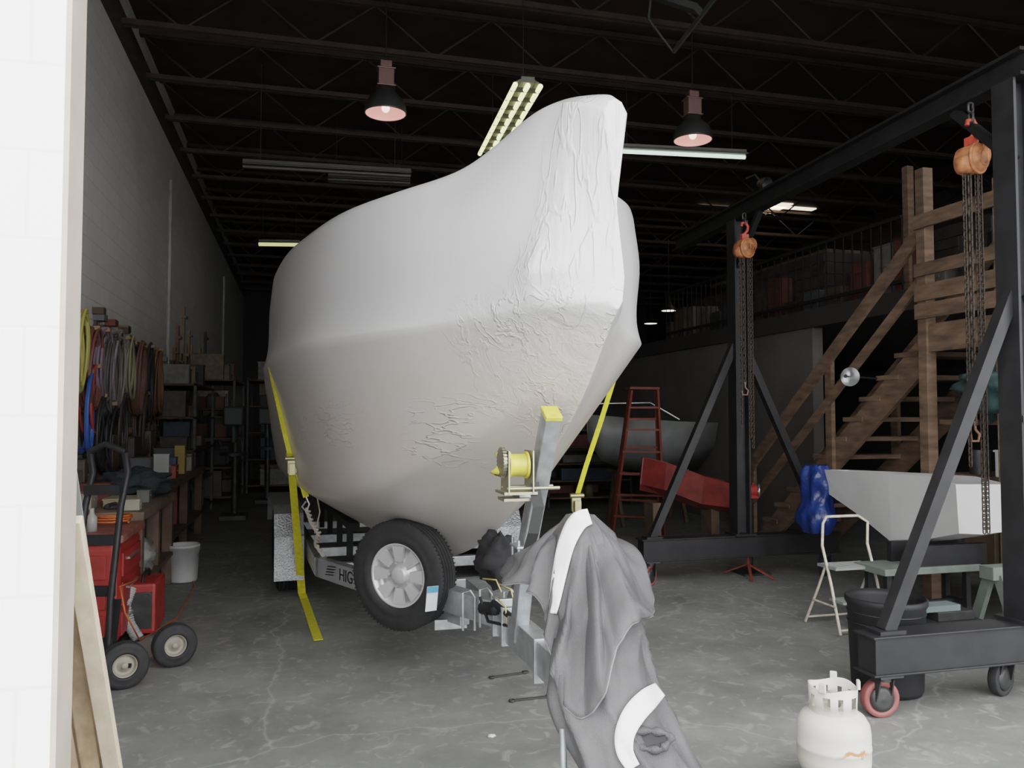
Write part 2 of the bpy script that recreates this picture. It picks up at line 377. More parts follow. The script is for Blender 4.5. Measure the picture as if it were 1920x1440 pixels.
n=len(rings[0]);g.loft(rings,cap=False)
for o,rev in((0,False),((len(rings)-1)*n,True)):
    fs=[(0,1,n-1)]+[(i,i+1,n-i-1,n-i) for i in range(1,n//2-1)]+[(n//2-1,n//2,n//2+1)]
    for f in fs:
        f=[o+i for i in f]; g.f.append(f if rev else f[::-1]);g.s.append(True)
wm=D.materials.new("shrink_wrap");wm.use_nodes=True;nt=wm.node_tree;b=nt.nodes["Principled BSDF"]
b.inputs["Roughness"].default_value=.30;b.inputs["Coat Weight"].default_value=.35;b.inputs["Coat Roughness"].default_value=.14
tc=nt.nodes.new("ShaderNodeTexCoord");sp=nt.nodes.new("ShaderNodeSeparateXYZ");nt.links.new(tc.outputs["Object"],sp.inputs[0])
def mapping(sc,rot=(0,0,0)):
    q=nt.nodes.new("ShaderNodeMapping");q.inputs["Scale"].default_value=sc;q.inputs["Rotation"].default_value=rot;nt.links.new(tc.outputs["Object"],q.inputs[0]);return q.outputs[0]
def nzn(vec,sc,det,dist,rough=.5):
    q=nt.nodes.new("ShaderNodeTexNoise");q.inputs["Scale"].default_value=sc;q.inputs["Detail"].default_value=det;q.inputs["Distortion"].default_value=dist;q.inputs["Roughness"].default_value=rough;nt.links.new(vec,q.inputs["Vector"]);return q.outputs["Fac"]
def mr(inp,a,b2,c=0,d=1):
    q=nt.nodes.new("ShaderNodeMapRange");q.inputs[1].default_value=a;q.inputs[2].default_value=b2;q.inputs[3].default_value=c;q.inputs[4].default_value=d;q.interpolation_type='SMOOTHSTEP';nt.links.new(inp,q.inputs[0]);return q.outputs[0]
def mth(op,a,b2=0):
    q=nt.nodes.new("ShaderNodeMath");q.operation=op
    for i,x in enumerate((a,b2)):
        if isinstance(x,(int,float)): q.inputs[i].default_value=x
        else: nt.links.new(x,q.inputs[i])
    return q.outputs[0]
def ridge_(n_,wd): return mr(mth('ABSOLUTE',mth('SUBTRACT',n_,.5)),0,wd,1,0)
vert=mapping((1.8,1.8,.35),(.15,.1,0));hor=mapping((.8,.5,2.6),(.15,0,.2));dia=mapping((1.2,1.2,1.0),(.6,.5,.2))
bow=mth('MULTIPLY',mr(sp.outputs[1],3.24,3.10),mr(sp.outputs[2],2.10,2.22))
low=mth('MULTIPLY',mr(sp.outputs[2],2.18,2.06),mr(sp.outputs[1],3.75,3.3))
patch=mr(nzn(mapping((1,1,1)),1.6,2,0),.42,.56)
p2=mr(nzn(mapping((1,1,1)),3.1,2,0),.4,.6,.15,1)
band=mth('MULTIPLY',mr(sp.outputs[2],1.30,1.46),mr(sp.outputs[2],1.74,1.58))
band=mth('MULTIPLY',mth('MULTIPLY',band,patch),mr(sp.outputs[1],6.5,5.0))
h=mth('MULTIPLY',mth('ADD',mth('MULTIPLY',ridge_(nzn(vert,8,2,.3),.05),.35),mth('MULTIPLY',nzn(vert,5,4,.3),1.3)),bow)
h=mth('ADD',h,mth('MULTIPLY',mth('ADD',mth('MULTIPLY',mth('MULTIPLY',ridge_(nzn(dia,8,3,.5),.04),.35),p2),mth('MULTIPLY',nzn(dia,6,7,.6,.6),1.2)),low))
h=mth('ADD',h,mth('MULTIPLY',mth('MULTIPLY',ridge_(nzn(hor,9,2,.3),.045),.5),band))
bp=nt.nodes.new("ShaderNodeBump");bp.inputs["Strength"].default_value=.6;bp.inputs["Distance"].default_value=.02
nt.links.new(h,bp.inputs["Height"]);nt.links.new(bp.outputs[0],b.inputs["Normal"])
cm=nt.nodes.new("ShaderNodeMix");cm.data_type='RGBA';cm.inputs[6].default_value=(.56,.555,.555,1);cm.inputs[7].default_value=(.56,.51,.46,1)
nt.links.new(mth('MULTIPLY',mr(sp.outputs[2],2.15,1.6),mr(nzn(mapping((1,1,1)),2,4,0),.3,.6,.4,1)),cm.inputs[0]);nt.links.new(cm.outputs[2],b.inputs["Base Color"])
boat=part(g,"wrapped_boat",wm,label="motorboat sealed in white shrink wrap, resting on a trailer",cat="boat",loc=(0,0,0),sub=3)
me=boat.data;att=me.attributes.new("crease_edge","FLOAT","EDGE")
for i,e in enumerate(me.edges):
    a,b_=sorted(e.vertices)
    if b_-a==n:
        k=a%n; k=min(k,n-k); st_=a//n
        if k==4: att.data[i].value=1 if st_>=5 else (.8 if st_>=4 else .4)
        elif k==5: att.data[i].value=1 if st_<3 else (.6 if st_<4 else 0.1)
        elif k==2: att.data[i].value=.75
        elif k==0: att.data[i].value=.95
        elif k==7: att.data[i].value=.8 if st_>4 else .65
        elif k==6: att.data[i].value=.3
        elif k==9: att.data[i].value=.4
        if st_==0 and k in(7,8,9): att.data[i].value=.8
    elif b_//n==a//n:
        k=min(a%n,n-a%n);k2=min(b_%n,n-b_%n);r_=a//n
        if r_==2 and min(k,k2)>=4 and max(k,k2)<=7: att.data[i].value=1
        if r_==0: att.data[i].value=1
        if r_==4 and min(k,k2)>=7: att.data[i].value=.3
# ------------------------------------------------ wheels
def wheel(parent,c,ax,R0,W0,name="wheel",spoke=True,rimmat=None,rr=.52):
    c=Vector(c);ax=Vector(ax).normalized();h=W0/2;ri=R0*rr
    rm=part(G().lathe([(ri,-h*.7),(ri*.93,-h*.6),(ri*.9,0),(ri*.93,h*.55),(ri*1.02,h*.72),(ri*1.02,h*.8),(ri*.95,h*.78),(ri*.86,h*.45),(ri*.84,h*.15),(ri*.55,h*.25),(ri*.5,h*.4),(ri*.3,h*.4),(ri*.28,h*.65),(ri*.2,h*.75),(.001,h*.76)],c,ax,n=48),name,rimmat or chrome,parent)
    prof=[(ri*1.0,-h*.8),(ri*1.08,-h*.95),(R0*.8,-h),(R0*.93,-h*.92),(R0*.985,-h*.75)]
    for q in(-.5,-.17,.17,.5):
        prof+=[(R0,h*(q-.13)),(R0,h*(q+.13)),(R0*.985,h*(q+.14)),(R0*.985,h*(q+.18))]
    prof+=[(R0,h*.69),(R0*.985,h*.80),(R0*.93,h*.94),(R0*.8,h),(ri*1.25,h*.99),(ri*1.22,h*1.02),(ri*1.08,h*.95),(ri*1.0,h*.8),(ri,-h*.8)]
    tg=G().lathe(prof,c,ax,n=64)
    a,b_=frame(ax)
    if R0>.25:
        for i in range(80):
            t=2*math.pi*i/80;o=a*math.cos(t)+b_*math.sin(t);tt=ax.cross(o)
            for sg in(-1,1): tg.box(c+o*(R0*.985)+ax*(h*.76*sg),(.010,.008,h*.16),(o,tt,ax))
    part(tg,"tire",rubber,rm)
    if spoke:
        sg_=G()
        for i in range(8):
            t=2*math.pi*i/8;o=a*math.cos(t)+b_*math.sin(t);tt=ax.cross(o)
            sg_.prism([c+o*(ri*.42)+tt*(ri*.13)+ax*(h*.40),c+o*(ri*.42)-tt*(ri*.13)+ax*(h*.40),c+o*(ri*.90)-tt*(ri*.22)+ax*(h*.5),c+o*(ri*.90)+tt*(ri*.22)+ax*(h*.5)],ax*.02)
        for i in range(5):
            t=2*math.pi*i/5;o=a*math.cos(t)+b_*math.sin(t);sg_.cyl(c+o*(ri*.38)+ax*(h*.45),c+o*(ri*.38)+ax*(h*.6),R0*.025,n=6)
        part(sg_,"spokes",mat("silver_rim_paint",(.55,.55,.55),.35,.4),rm)
    return rm
# ------------------------------------------------ TRAILER
T=empty("boat_trailer",BP(3,0,0),"galvanized boat trailer with black tires carrying wrapped boat","trailer")
g=G()
zr=.42
for k in(-1,1):
    g.beam(BP(3.6,k*.82,zr),BP(6.3,k*.82,zr),.07,.14)
    g.beam(BP(3.6,k*.82,zr),BP(1.8,k*.08-.05,zr),.07,.15)
for s in(3.6,4.4,5.2,6.2): g.beam(BP(s,-.82,zr-.02),BP(s,.82,zr-.02),.07,.08)
g.beam(BP(2.7,-.47,zr-.02),BP(2.7,.42,zr-.02),.07,.08)
part(g,"frame",galv,T,bevel=.004)
for k in(-1,1):
    g=G();g.beam(BP(3.6,k*.55,.72),BP(6.1,k*.6,.72),.09,.05)
    for s in(3.7,4.4,5.2,6.0): g.beam(BP(s,k*.57,.4),BP(s,k*.57,.7),.05,.05)
    part(g,"bunk",mat("carpet_black",(.015,.015,.016),.9),T)
g=G();g.beam(V(1.10,5.2,.46),V(1.07,3.0,.53),.09,.15)
for y in(4.3,4.1,3.5): 
    g.box((1.085,y,.50),(.13,.03,.20))
part(g,"tongue",galv,T,bevel=.004)
g=G();g.beam(U(812,1112,5.0),U(938,1150,4.5),.1,.14);g.box(U(925,1147,4.55),(.02,.16,.19));g.box(U(845,1170,4.9),(.2,.02,.06))
g.beam(U(938,1150,4.5),V(1.08,4.15,.48),.08,.12)
for u,v in((868,1112),(900,1106),(945,1110)): g.tube([U(u,v+70,4.55),U(u,v,4.55),U(u+14,v-5,4.55),U(u+22,v+8,4.55),U(u+22,v+70,4.55)],.008,6)
part(g,"hinge_bracket",galv,T,bevel=.003)
g=G()
g.cyl(U(925,1130,4.3),U(985,1178,4.0),.018,n=10);g.cyl(U(905,1140,4.4),U(930,1142,4.3),.035,n=10)
g.tube([U(900,1120,4.4),U(915,1165,4.3),U(960,1175,4.1),U(1000,1200,3.9)],.009,6)
part(g,"brake_line",blk,T)
brass=mat("brass",(.45,.35,.14),.4,.9)
for a,b_ in(((905,1085),(940,1110)),((935,1095),(965,1135)),((930,1120),(950,1175)),((975,1165),(985,1235))):
    part(G().tube([U(a[0],a[1],4.2),U((a[0]+b_[0])/2+8,(a[1]+b_[1])/2-10,4.15),U(b_[0],b_[1],4.15)],.005,6),"pin",brass,T)
for k in(-1,1):
    for s in(4.85,5.65):
        wheel(T,BP(s,k*.99,.36),BP(s,k*2,.36)-BP(s,k*1,.36),.36,.2)
    g=G();rg=[]
    for s,z in((4.32,.20),(4.34,.55),(4.46,.74),(4.65,.80),(5.9,.80),(6.1,.74),(6.2,.5)):
        rg.append([BP(s,k*.88,z),BP(s,k*1.13,z),BP(s,k*1.13,z-.02),BP(s,k*.88,z-.02)])
    g.loft(rg,sm=False)
    part(g,"fender",mat("diamond_plate",(.40,.41,.42),.4,.8,.2,6,bump=.6,bscale=60),T,label="silver diamond-plate fender")
# winch post
WB=V(1.06,3.9,.50);Wm=V(1.045,3.68,.99);Wt=V(1.045,3.30,1.61)
g=G();g.beam(WB,Wm,.07,.09,up=(0,1,0));g.beam(Wm,Wt,.07,.09,up=(0,1,0))
for z in(.0,.09): g.box(Wm+V(0,-.02,-z),(.15,.14,.012)); 
for x in(-.06,.06): 
    for y in(-.06,.05): g.cyl(Wm+V(x,y,-.12),Wm+V(x,y,.03),.008,n=6)
post=part(g,"winch_post",galv,T,bevel=.004)
dW=(Wt-Wm).normalized()
part(G().beam(Wt-dW*.010,Wt+dW*.012,.076,.097,up=(0,1,0)),"post_cap",yelp,post,bevel=.004)
wc=U(970,872,3.55)
wn=part(G().cyl(wc-V(.04,0,0),wc+V(.045,0,0),.05,n=24).cyl(wc-V(.045,0,0),wc-V(.035,0,0),.06,n=24).cyl(wc+V(.035,0,0),wc+V(.045,0,0),.06,n=24),"winch_drum",yelp,T,label="drum wound with yellow strap")
g=G()
for x in(-.055,.055):
    g.box(wc+V(x,.0,-.03),(.006,.14,.19))
g.box(wc+V(0,.02,-.12),(.15,.17,.012));g.box(wc+V(0,.02,-.15),(.14,.12,.012))
for y in(-.05,.05): g.cyl(wc+V(-.06,y,-.10),wc+V(.18,y,-.10),.008,n=8)
part(g,"winch_frame",mat("zinc_gold",(.4,.37,.26),.4,.85),wn)
g=G();c0=wc+V(-.07,0,.015)
g.cyl(c0-V(.008,0,0),c0+V(.008,0,0),.062,n=30)
for i in range(26):
    t=2*math.pi*i/26;g.box(c0+V(0,math.cos(t)*.065,math.sin(t)*.065),(.016,.009,.009),(V(1,0,0),V(0,math.cos(t),math.sin(t)),V(0,-math.sin(t),math.cos(t))))
part(g,"gear",mat("gear_steel",(.3,.28,.2),.4,.8),wn)
vb=U(941,872,3.6);g=G()
g.lathe([(.025,-.05),(.045,-.045),(.025,-.02),(.02,0),(.025,.02),(.045,.045),(.025,.05)],vb,(0.3,0.2,1),n=20)
part(g,"bow_roller",yelp,T)
g=G();g.beam(vb,wc+V(0,.05,-.02),.03,.05);g.beam(wc+V(0,.03,-.13),Wm+(Wt-Wm)*.45,.06,.05)
part(g,"roller_arm",galv,T)
g=G();g.ribbon([U(1000,905,3.52),U(1010,950,3.5),U(1000,1000,3.5),U(985,1050,3.6)],.05,(1,0,0))
part(g,"winch_strap",mat("black_webbing",(.02,.02,.02),.8),T)
sc=U(757,1075,4.95);sax=V(-.66,-.75,-.03)
sp_=wheel(T,sc,sax,.338,.175,"spare_wheel",rr=.58,rimmat=mat("silver_rim_paint",(.55,.55,.55),.35,.4))
g=G();g.prism([U(797,1147,4.70),U(817,1144,4.74),U(821,1098,4.74),U(801,1100,4.70)],(V(.004,-.004,0)))
st_lab=part(g,"tire_sticker",mat("sticker",(.75,.78,.8),.5,0,.05),sp_,label="white paper label with blue top")
g=G().prism([U(801,1112,4.685),U(820,1110,4.725),U(821,1099,4.725),U(802,1101,4.685)],V(.003,-.003,0));part(g,"label_header",mat("label_blue",(.1,.35,.6),.5),st_lab)
g=G();g.beam(sc,V(1.05,sc.y+.1,.45),.06,.06);g.cyl(sc-sax*.1,sc-sax*.3,.04,n=10)
part(g,"spare_carrier",galv,T)
a=BP(3.6,-.82,zr);b_=BP(1.8,-.13,zr);dr=(b_-a).normalized()
nrm=dr.cross(V(0,0,1)); 
if nrm.y>0: nrm=-nrm
pt=a+(b_-a)*.265+nrm*.037
part(G().beam(a+(b_-a)*.03+nrm*.036,a+(b_-a)*.6+nrm*.036,.002,.14),"name_panel",mat("panel_grey",(.26,.27,.28),.5),T,label="light grey painted name panel")
text("HIG",.125,basis(pt+nrm*.002,dr,(0,0,1)),blk,T,"lettering")
for i in range(4):
    o=a+(b_-a)*.09+nrm*.038+V(0,0,-.035+.022*i)+dr*(.012*i)
    part(G().prism([o,o+dr*.13+V(0,0,.012),o+dr*.16+V(0,0,.022),o+dr*.02+V(0,0,.01)],nrm*.002),"swoosh_mark",blk,T)
g=G();g.lump(U(935,1050,4.55),(.12,.14,.14),.25,2.5,seed=3);part(g,"black_bag",mat("black_cloth",(.008,.008,.009),.9),label="crumpled black cloth bag lying on trailer tongue",cat="bag")
# ------------------------------------------------ straps
def strap(pts_up,tail,lab,hook,wd):
    e=empty("tie_down_strap",pts_up[-1],lab,"strap","tie-down straps")
    part(G().ribbon(pts_up,wd,V(.96,-.25,0)),"webbing",yel,e)
    if tail:
        cp=[tail[0]]+tail+[tail[-1]];dn=[]
        for i in range(1,len(cp)-2):
            a,b0,b1,b2=cp[i-1:i+3]
            for k in range(5):
                t=k/5;dn.append(b0.lerp(b1,t))
        dn.append(tail[-1]);L=len(dn)
        sides=[V(.96*math.cos(.5*math.sin(i*.28)),-.3-.7*math.sin(.5*math.sin(i*.28)),0) if i<L-14 else V(.96,-.2,0) for i in range(L)]
        part(G().ribbon(dn,.066,sides,.004),"strap_tail",yel,e)
    c=hook;g=G();g.box(c,(.07,.03,.13));g.cyl(c+V(-.05,-.02,.05),c+V(.05,-.02,.05),.016,n=10);g.box(c+V(0,-.04,-.03),(.05,.02,.09))
    part(g,"ratchet",mat("ratchet_steel",(.3,.28,.15),.4,.8),e,bevel=.004)
    return e
A=[U(508,688,6.7),U(512,712,6.5),U(520,745,6.3),U(533,805,6.15),U(548,868,6.1)]
tl=[U(545,850,6.08),U(551,930,6.3),U(557,1000,6.6),U(562,1060,6.85),FL(566,1112,.03),FL(570,1122,.01),FL(578,1145,.008),FL(588,1175,.008),FL(597,1200,.01)]
e=strap(A,tl,"yellow ratchet strap hanging from boat side with tail on floor",U(548,872,6.05),.042)
g=G().ribbon([U(556,880,6.1),U(566,905,6.1),U(574,932,6.1)],.045,V(.96,-.25,0));part(g,"webbing",yel,e)
g=G();g.tube([U(574,932,6.1),U(580,945,6.1),U(575,960,6.1),U(566,950,6.1),U(574,940,6.1)],.008,6);part(g,"hook",chrome,e)
B=[U(1150,715,5.6),U(1125,795,5.65),U(1100,870,5.7),U(1082,930,5.75)]
e2=strap(B,None,"yellow ratchet strap running tight from boat to trailer rail",U(1080,942,5.72),.034)
g=G();g.tube([U(1078,950,5.72),U(1074,970,5.72),U(1070,1000,5.72),FL(1060,1060,.45)],.009,6);part(g,"hook",chrome,e2)
g=G();pts=[U(576,955,6.1),U(585,980,6.15),U(598,1000,6.2),U(592,1020,6.3),U(610,1045,6.3),U(605,1075,6.3)]
for k in(-1,1):
    pp=[]
    for i in range(60):
        t=i/59*(len(pts)-1);j=min(int(t),len(pts)-2);p=pts[j].lerp(pts[j+1],t-j)
        pp.append(p+V(math.cos(i*.9+k*1.6),0,math.sin(i*.9+k*1.6))*.012)
    g.tube(pp,.011,6)
g.tube([U(590,1000,6.2),U(600,960,6.2),U(592,920,6.2),U(600,885,6.2)],.006,6)
part(g,"rope",mat("frayed_rope",(.40,.37,.32),.9),label="frayed beige rope hanging knotted from trailer winch hook",cat="rope")
# ------------------------------------------------ draped cover
covm=mat("grey_mesh_fabric",(.070,.069,.071),.5,0,.4,5,bump=.35,bscale=300,stretch=(1.5,1.5,.5))
g=G();path=[((1088,965),3.02,.05,.05),((1092,1000),2.99,.11,.10),((1100,1060),2.95,.135,.11),((1112,1140),2.88,.155,.13),((1122,1220),2.82,.165,.14),((1135,1300),2.76,.175,.145),((1165,1380),2.70,.19,.15),((1200,1460),2.64,.21,.17),((1230,1560),2.58,.22,.19),((1245,1640),2.52,.24,.2)]
rings=[];N=96
P3=[(U(u,v,d),a,b_) for (u,v),d,a,b_ in path]
last=P3[-1][0];P3.append((V(last.x+.02,last.y-.03,.02),.26,.24))
fine=[]
for i in range(len(P3)-1):
    for k in range(7):
        t=k/7;fine.append((P3[i][0].lerp(P3[i+1][0],t),P3[i][1]*(1-t)+P3[i+1][1]*t,P3[i][2]*(1-t)+P3[i+1][2]*t))
fine.append(P3[-1])
def ridge(x): return 1-abs(2*(x-math.floor(x))-1)
for j,(c,a,b_) in enumerate(fine):
    ring=[]
    for i in range(N):
        t=2*math.pi*i/N
        tw=t+j*.012+.35*noise.noise(V(j*.05,4,1))
        q=tw/(2*math.pi)
        fold=1+.06*math.sin(3*tw+1.2)+.15*(ridge(q*5+.9*noise.noise(V(math.cos(tw)*1.5,math.sin(tw)*1.5,j*.04)))**3-.25)+.15*noise.noise(V(math.cos(t)*1.6,math.sin(t)*1.6,j*.07))+.05*noise.noise(V(math.cos(t)*6,math.sin(t)*6,j*.12))
        ring.append(c+R_*(a*fold*math.cos(t))+V(F_.x,F_.y,0)*(b_*fold*math.sin(t)))
    rings.append(ring)
g.loft(rings)
hem=[(930,1085,3.10),(948,1097,3.02),(975,1094,2.96),(1002,1112,2.90),(1022,1160,2.84),(1034,1215,2.78),(1040,1265,2.72),(1062,1320,2.66),(1095,1340,2.63),(1128,1300,2.61),(1160,1225,2.62),(1185,1170,2.68),(1205,1158,2.74),(1234,1138,2.85),(1205,1075,3.0),(1165,1025,3.12),(1100,1030,3.25),(1010,1050,3.25),(950,1072,3.2)]
hp=[U(*h_) for h_ in hem];ac=U(1090,982,3.02);rows=[];hd=[]
for i in range(len(hp)):
    for k in range(8):
        a=hp[i-1];b0=hp[i];b1=hp[(i+1)%len(hp)];b2=hp[(i+2)%len(hp)];t=k/8
        hd.append(.5*((2*b0)+(-a+b1)*t+(2*a-5*b0+4*b1-b2)*t*t+(-a+3*b0-3*b1+b2)*t**3))
M_=len(hd)
for j in range(33):
    t=.08+.92*j/32;row=[]
    for i,hh in enumerate(hd):
        dirn=(hh-ac);hz=V(dirn.x,dirn.y,0)
        p=ac+hz*(t**.82)+V(0,0,dirn.z*(t**1.08))+V(0,0,.04*(1-t)**2)
        ph=i/M_*2*math.pi
        cx,sy=math.cos(ph),math.sin(ph)
        fd=(ridge(i/M_*5+.3+1.1*noise.noise(V(cx*1.3,sy*1.3,t*1.1+3)))**2-.3)*.045*min(1,t*2)+.035*noise.noise(V(cx*2.5,sy*2.5,t*1.6))*min(1,t*2)+.012*noise.noise(V(cx*8,sy*8,t*3))
        p+=hz.normalized()*(.006*math.sin(math.pi*t)+fd)
        row.append(p)
    rows.append(row)
hd=rows[-1]
sk=G();sk.loft(rows,cap=False);sk.add([ac+V(0,0,.035)]+rows[0],[(0,1+i,1+(i+1)%M_) for i in range(M_)],True)
CV=empty("draped_cover",V(1.12,2.5,0),"grey mesh fabric cover draped over trailer coupler, tied with tape","cover")
part(g,"fabric_roll",covm,CV)
part(sk,"fabric_flap",covm,CV,solid=.006)
part(G().tube(hd,.004,6,True),"hem_piping",mat("hem_grey",(.14,.14,.14),.6),CV)
allv=[v.copy() for v in g.v];bv=BVHTree.FromPolygons(allv+[v.copy() for v in sk.v],list(g.f)+[[i+len(allv) for i in f] for f in sk.f])
def band(pix,name="white_tape"):
    cp=[Vector(p) for p in pix];cp=[cp[0]]+cp+[cp[-1]];dense=[]
    for i in range(1,len(cp)-2):
        a,b0,b1,b2=cp[i-1:i+3]
        for k in range(8):
            t=k/8;dense.append(.5*((2*b0)+(-a+b1)*t+(2*a-5*b0+4*b1-b2)*t*t+(-a+3*b0-3*b1+b2)*t**3))
    dense.append(cp[-1]);dd=[];rays=[];prev=None
    for i,(u,v,wpx) in enumerate(dense):
        a=dense[max(i-2,0)];b2=dense[min(i+2,len(dense)-1)];dx,dy=b2[0]-a[0],b2[1]-a[1];L=math.hypot(dx,dy);nx,ny=-dy/L,dx/L
        rr_=[];ds=[]
        for k in range(7):
            o=(k/6-.5)*wpx;r=ray(u+nx*o,v+ny*o).normalized();h_=bv.ray_cast(C,r);rr_.append(r);ds.append(h_[3] if h_[0] is not None else None)
        ok=[x for x in ds if x];m_=sorted(ok)[len(ok)//2] if ok else prev
        prev=m_ if m_ else prev
        dd.append([x if (x and m_ and abs(x-m_)<.06) else prev for x in ds]);rays.append(rr_)
    nr=len(dd);out=[]
    for i in range(nr):
        row=[]
        for k in range(7):
            acc=[dd[a][b2] for a in range(max(0,i-2),min(nr,i+3)) for b2 in range(max(0,k-1),min(7,k+2)) if dd[a][b2]]
            row.append(C+rays[i][k]*(.5*sum(acc)/len(acc)+.5*min(acc)-.012))
        out.append(row)
    gg=G();gg.loft(out,closed=False,cap=False);return part(gg,name,whitep,CV,label="white tape band",solid=.003)
band([(1106,968,30),(1082,980,36),(1062,1020,32),(1050,1070,28),(1041,1120,22),(1036,1150,16)])
band([(1238,1292,30),(1216,1310,42),(1190,1338,44),(1172,1375,38),(1172,1410,32),(1188,1440,26)])
h0=bv.ray_cast(C,ray(1222,1388).normalized());hc0=h0[0] if h0[0] else U(1222,1388,2.5)
g=G();nr=(C-hc0).normalized();a_,b2_=frame(nr)
ring=[hc0+nr*.012+a_*(.055*math.cos(t)*(1+.2*math.sin(3*t)))+b2_*(.032*math.sin(t)*(1+.15*math.cos(2*t))) for t in[2*math.pi*i/24 for i in range(24)]]
g.tube(ring,[.012+.005*math.sin(i*1.9) for i in range(24)],8,True)
op=part(g,"cinched_opening",covm,CV)
g=G();cc_=hc0+nr*.010;g.add([cc_]+ring,[(0,1+i,1+(i+1)%24) for i in range(24)]);part(g,"opening_shadow",blk,op,label="flat black disc painted as shade inside opening")  # flat black disc across the ring, its colour stands in for the inner shade
p=U(1064,1400,2.62);part(G().cyl(V(p.x,p.y,0),V(p.x,p.y+.05,.56),.012,n=10),"support_pole",galv,CV)
# ------------------------------------------------ propane
pb=FL(1564,1470);pb=V(pb.x,pb.y,0)
PT=empty("propane_tank",pb,"white propane tank with rust stain and collar handle","propane tank")
pm=mat("tank_white_paint",(.56,.54,.49),.45,0,.12,3)
nt=pm.node_tree;bb=nt.nodes["Principled BSDF"]
tc=nt.nodes.new("ShaderNodeTexCoord");s_=nt.nodes.new("ShaderNodeSeparateXYZ");nt.links.new(tc.outputs["Object"],s_.inputs[0])
nz=nt.nodes.new("ShaderNodeTexNoise");nz.inputs["Scale"].default_value=14;nz.inputs["Detail"].default_value=8;nt.links.new(tc.outputs["Object"],nz.inputs["Vector"])
a1=nt.nodes.new("ShaderNodeMath");a1.operation='MULTIPLY_ADD';a1.inputs[1].default_value=.10;nt.links.new(nz.outputs["Fac"],a1.inputs[0]);nt.links.new(s_.outputs[2],a1.inputs[2])
rp=nt.nodes.new("ShaderNodeValToRGB");el=rp.color_ramp.elements;el[0].position=.215;el[0].color=(0,0,0,1);el[1].position=.223;el[1].color=(1,1,1,1)
e3=el.new(.234);e3.color=(1,1,1,1);e4=el.new(.242);e4.color=(0,0,0,1)
nt.links.new(a1.outputs[0],rp.inputs[0])
sx=nt.nodes.new("ShaderNodeMapRange");sx.inputs[1].default_value=.09;sx.inputs[2].default_value=.04;ab=nt.nodes.new("ShaderNodeMath");ab.operation='ABSOLUTE';nt.links.new(s_.outputs[0],ab.inputs[0]);nt.links.new(ab.outputs[0],sx.inputs[0])
mu=nt.nodes.new("ShaderNodeMath");mu.operation='MULTIPLY';nt.links.new(rp.outputs[0],mu.inputs[0]);nt.links.new(sx.outputs[0],mu.inputs[1])
mxx=nt.nodes.new("ShaderNodeMix");mxx.data_type='RGBA';mxx.inputs[7].default_value=(.36,.12,.03,1)
src=bb.inputs["Base Color"].links[0].from_socket;nt.links.new(src,mxx.inputs[6]);nt.links.new(mu.outputs[0],mxx.inputs[0]);nt.links.new(mxx.outputs[2],bb.inputs["Base Color"])
part(G().lathe([(.001,.03),(.10,.035),(.135,.06),(.151,.10),(.153,.13),(.153,.165),(.155,.168),(.155,.18),(.153,.183),(.153,.235),(.148,.27),(.13,.30),(.09,.322),(.05,.33),(.001,.332)],pb,n=48),"body",pm,PT)
part(G().lathe([(.10,0),(.105,0),(.105,.05),(.10,.05),(.10,0)],pb,n=40),"foot_ring",pm,PT)
g=G();NN=60;vs=[];fs=[]
for i in range(NN):
    t=2*math.pi*i/NN-math.pi/2
    top=.425+.008*math.sin(t*3)
    for rr_ in(.092,.098):
        for z in(.31,.345,.395,top): vs.append(pb+V(rr_*math.cos(t)*(1.0+(z-.31)*.35),rr_*math.sin(t)*(1+(z-.31)*.35),z))
for i in range(NN):
    j=(i+1)%NN
    for k in range(3):
        if k==1 and (i%12)in(2,3,4,8,9): continue
        a=i*8;b2=j*8
        fs.append((a+k,b2+k,b2+k+1,a+k+1));fs.append((a+4+k+1,b2+4+k+1,b2+4+k,a+4+k))
    fs.append((i*8+3,j*8+3,j*8+7,i*8+7));fs.append((i*8+1,i*8+5,j*8+5,j*8+1));fs.append((i*8+2,j*8+2,j*8+6,i*8+6))
g.add(vs,fs,True);part(g,"collar",pm,PT)
for t in(-2.6,-.5,.9): part(G().box(pb+V(.105*math.cos(t),.105*math.sin(t),.435),(.03,.014,.04),(V(-math.sin(t),math.cos(t),0),V(math.cos(t),math.sin(t),0),V(0,0,1))),"collar_lip",pm,PT,bevel=.004)
g=G();g.cyl(pb+V(0,0,.32),pb+V(0,0,.37),.022,n=14);g.cyl(pb+V(-.01,-.05,.36),pb+V(0,.02,.36),.015,n=12);g.cyl(pb+V(0,0,.37),pb+V(0,0,.395),.026,n=8)
part(g,"valve",chrome,PT)
for (u0,v0),(u1,v1),lab in(((922,1272),(980,1264),"steel combination wrench lying on concrete near tongue"),((960,1316),(1024,1309),"dark steel wrench lying on concrete floor nearer door")):
    a=FL(u0,v0);b_=FL(u1,v1);a.z=b_.z=.008;d=(b_-a).normalized();g=G();g.beam(a,b_,.014,.008)
    g.torus(a,(0,0,1),.014,.006,14,6)
    s=d.cross(V(0,0,1))
    g.prism([b_-s*.012,b_+s*.012,b_+d*.03+s*.017,b_+d*.04+s*.008,b_+d*.018,b_+d*.04-s*.008,b_+d*.03-s*.017],V(0,0,.009))
    part(g,"wrench",dsteel,label=lab,cat="wrench",group="wrenches on floor",bevel=.001)
g=G();p=FL(922,1382);g.lump(V(p.x,p.y,.006),(.018,.014,.007),.3);part(g,"paper_scrap",whitep,label="tiny white crumpled scrap lying on floor",cat="litter")
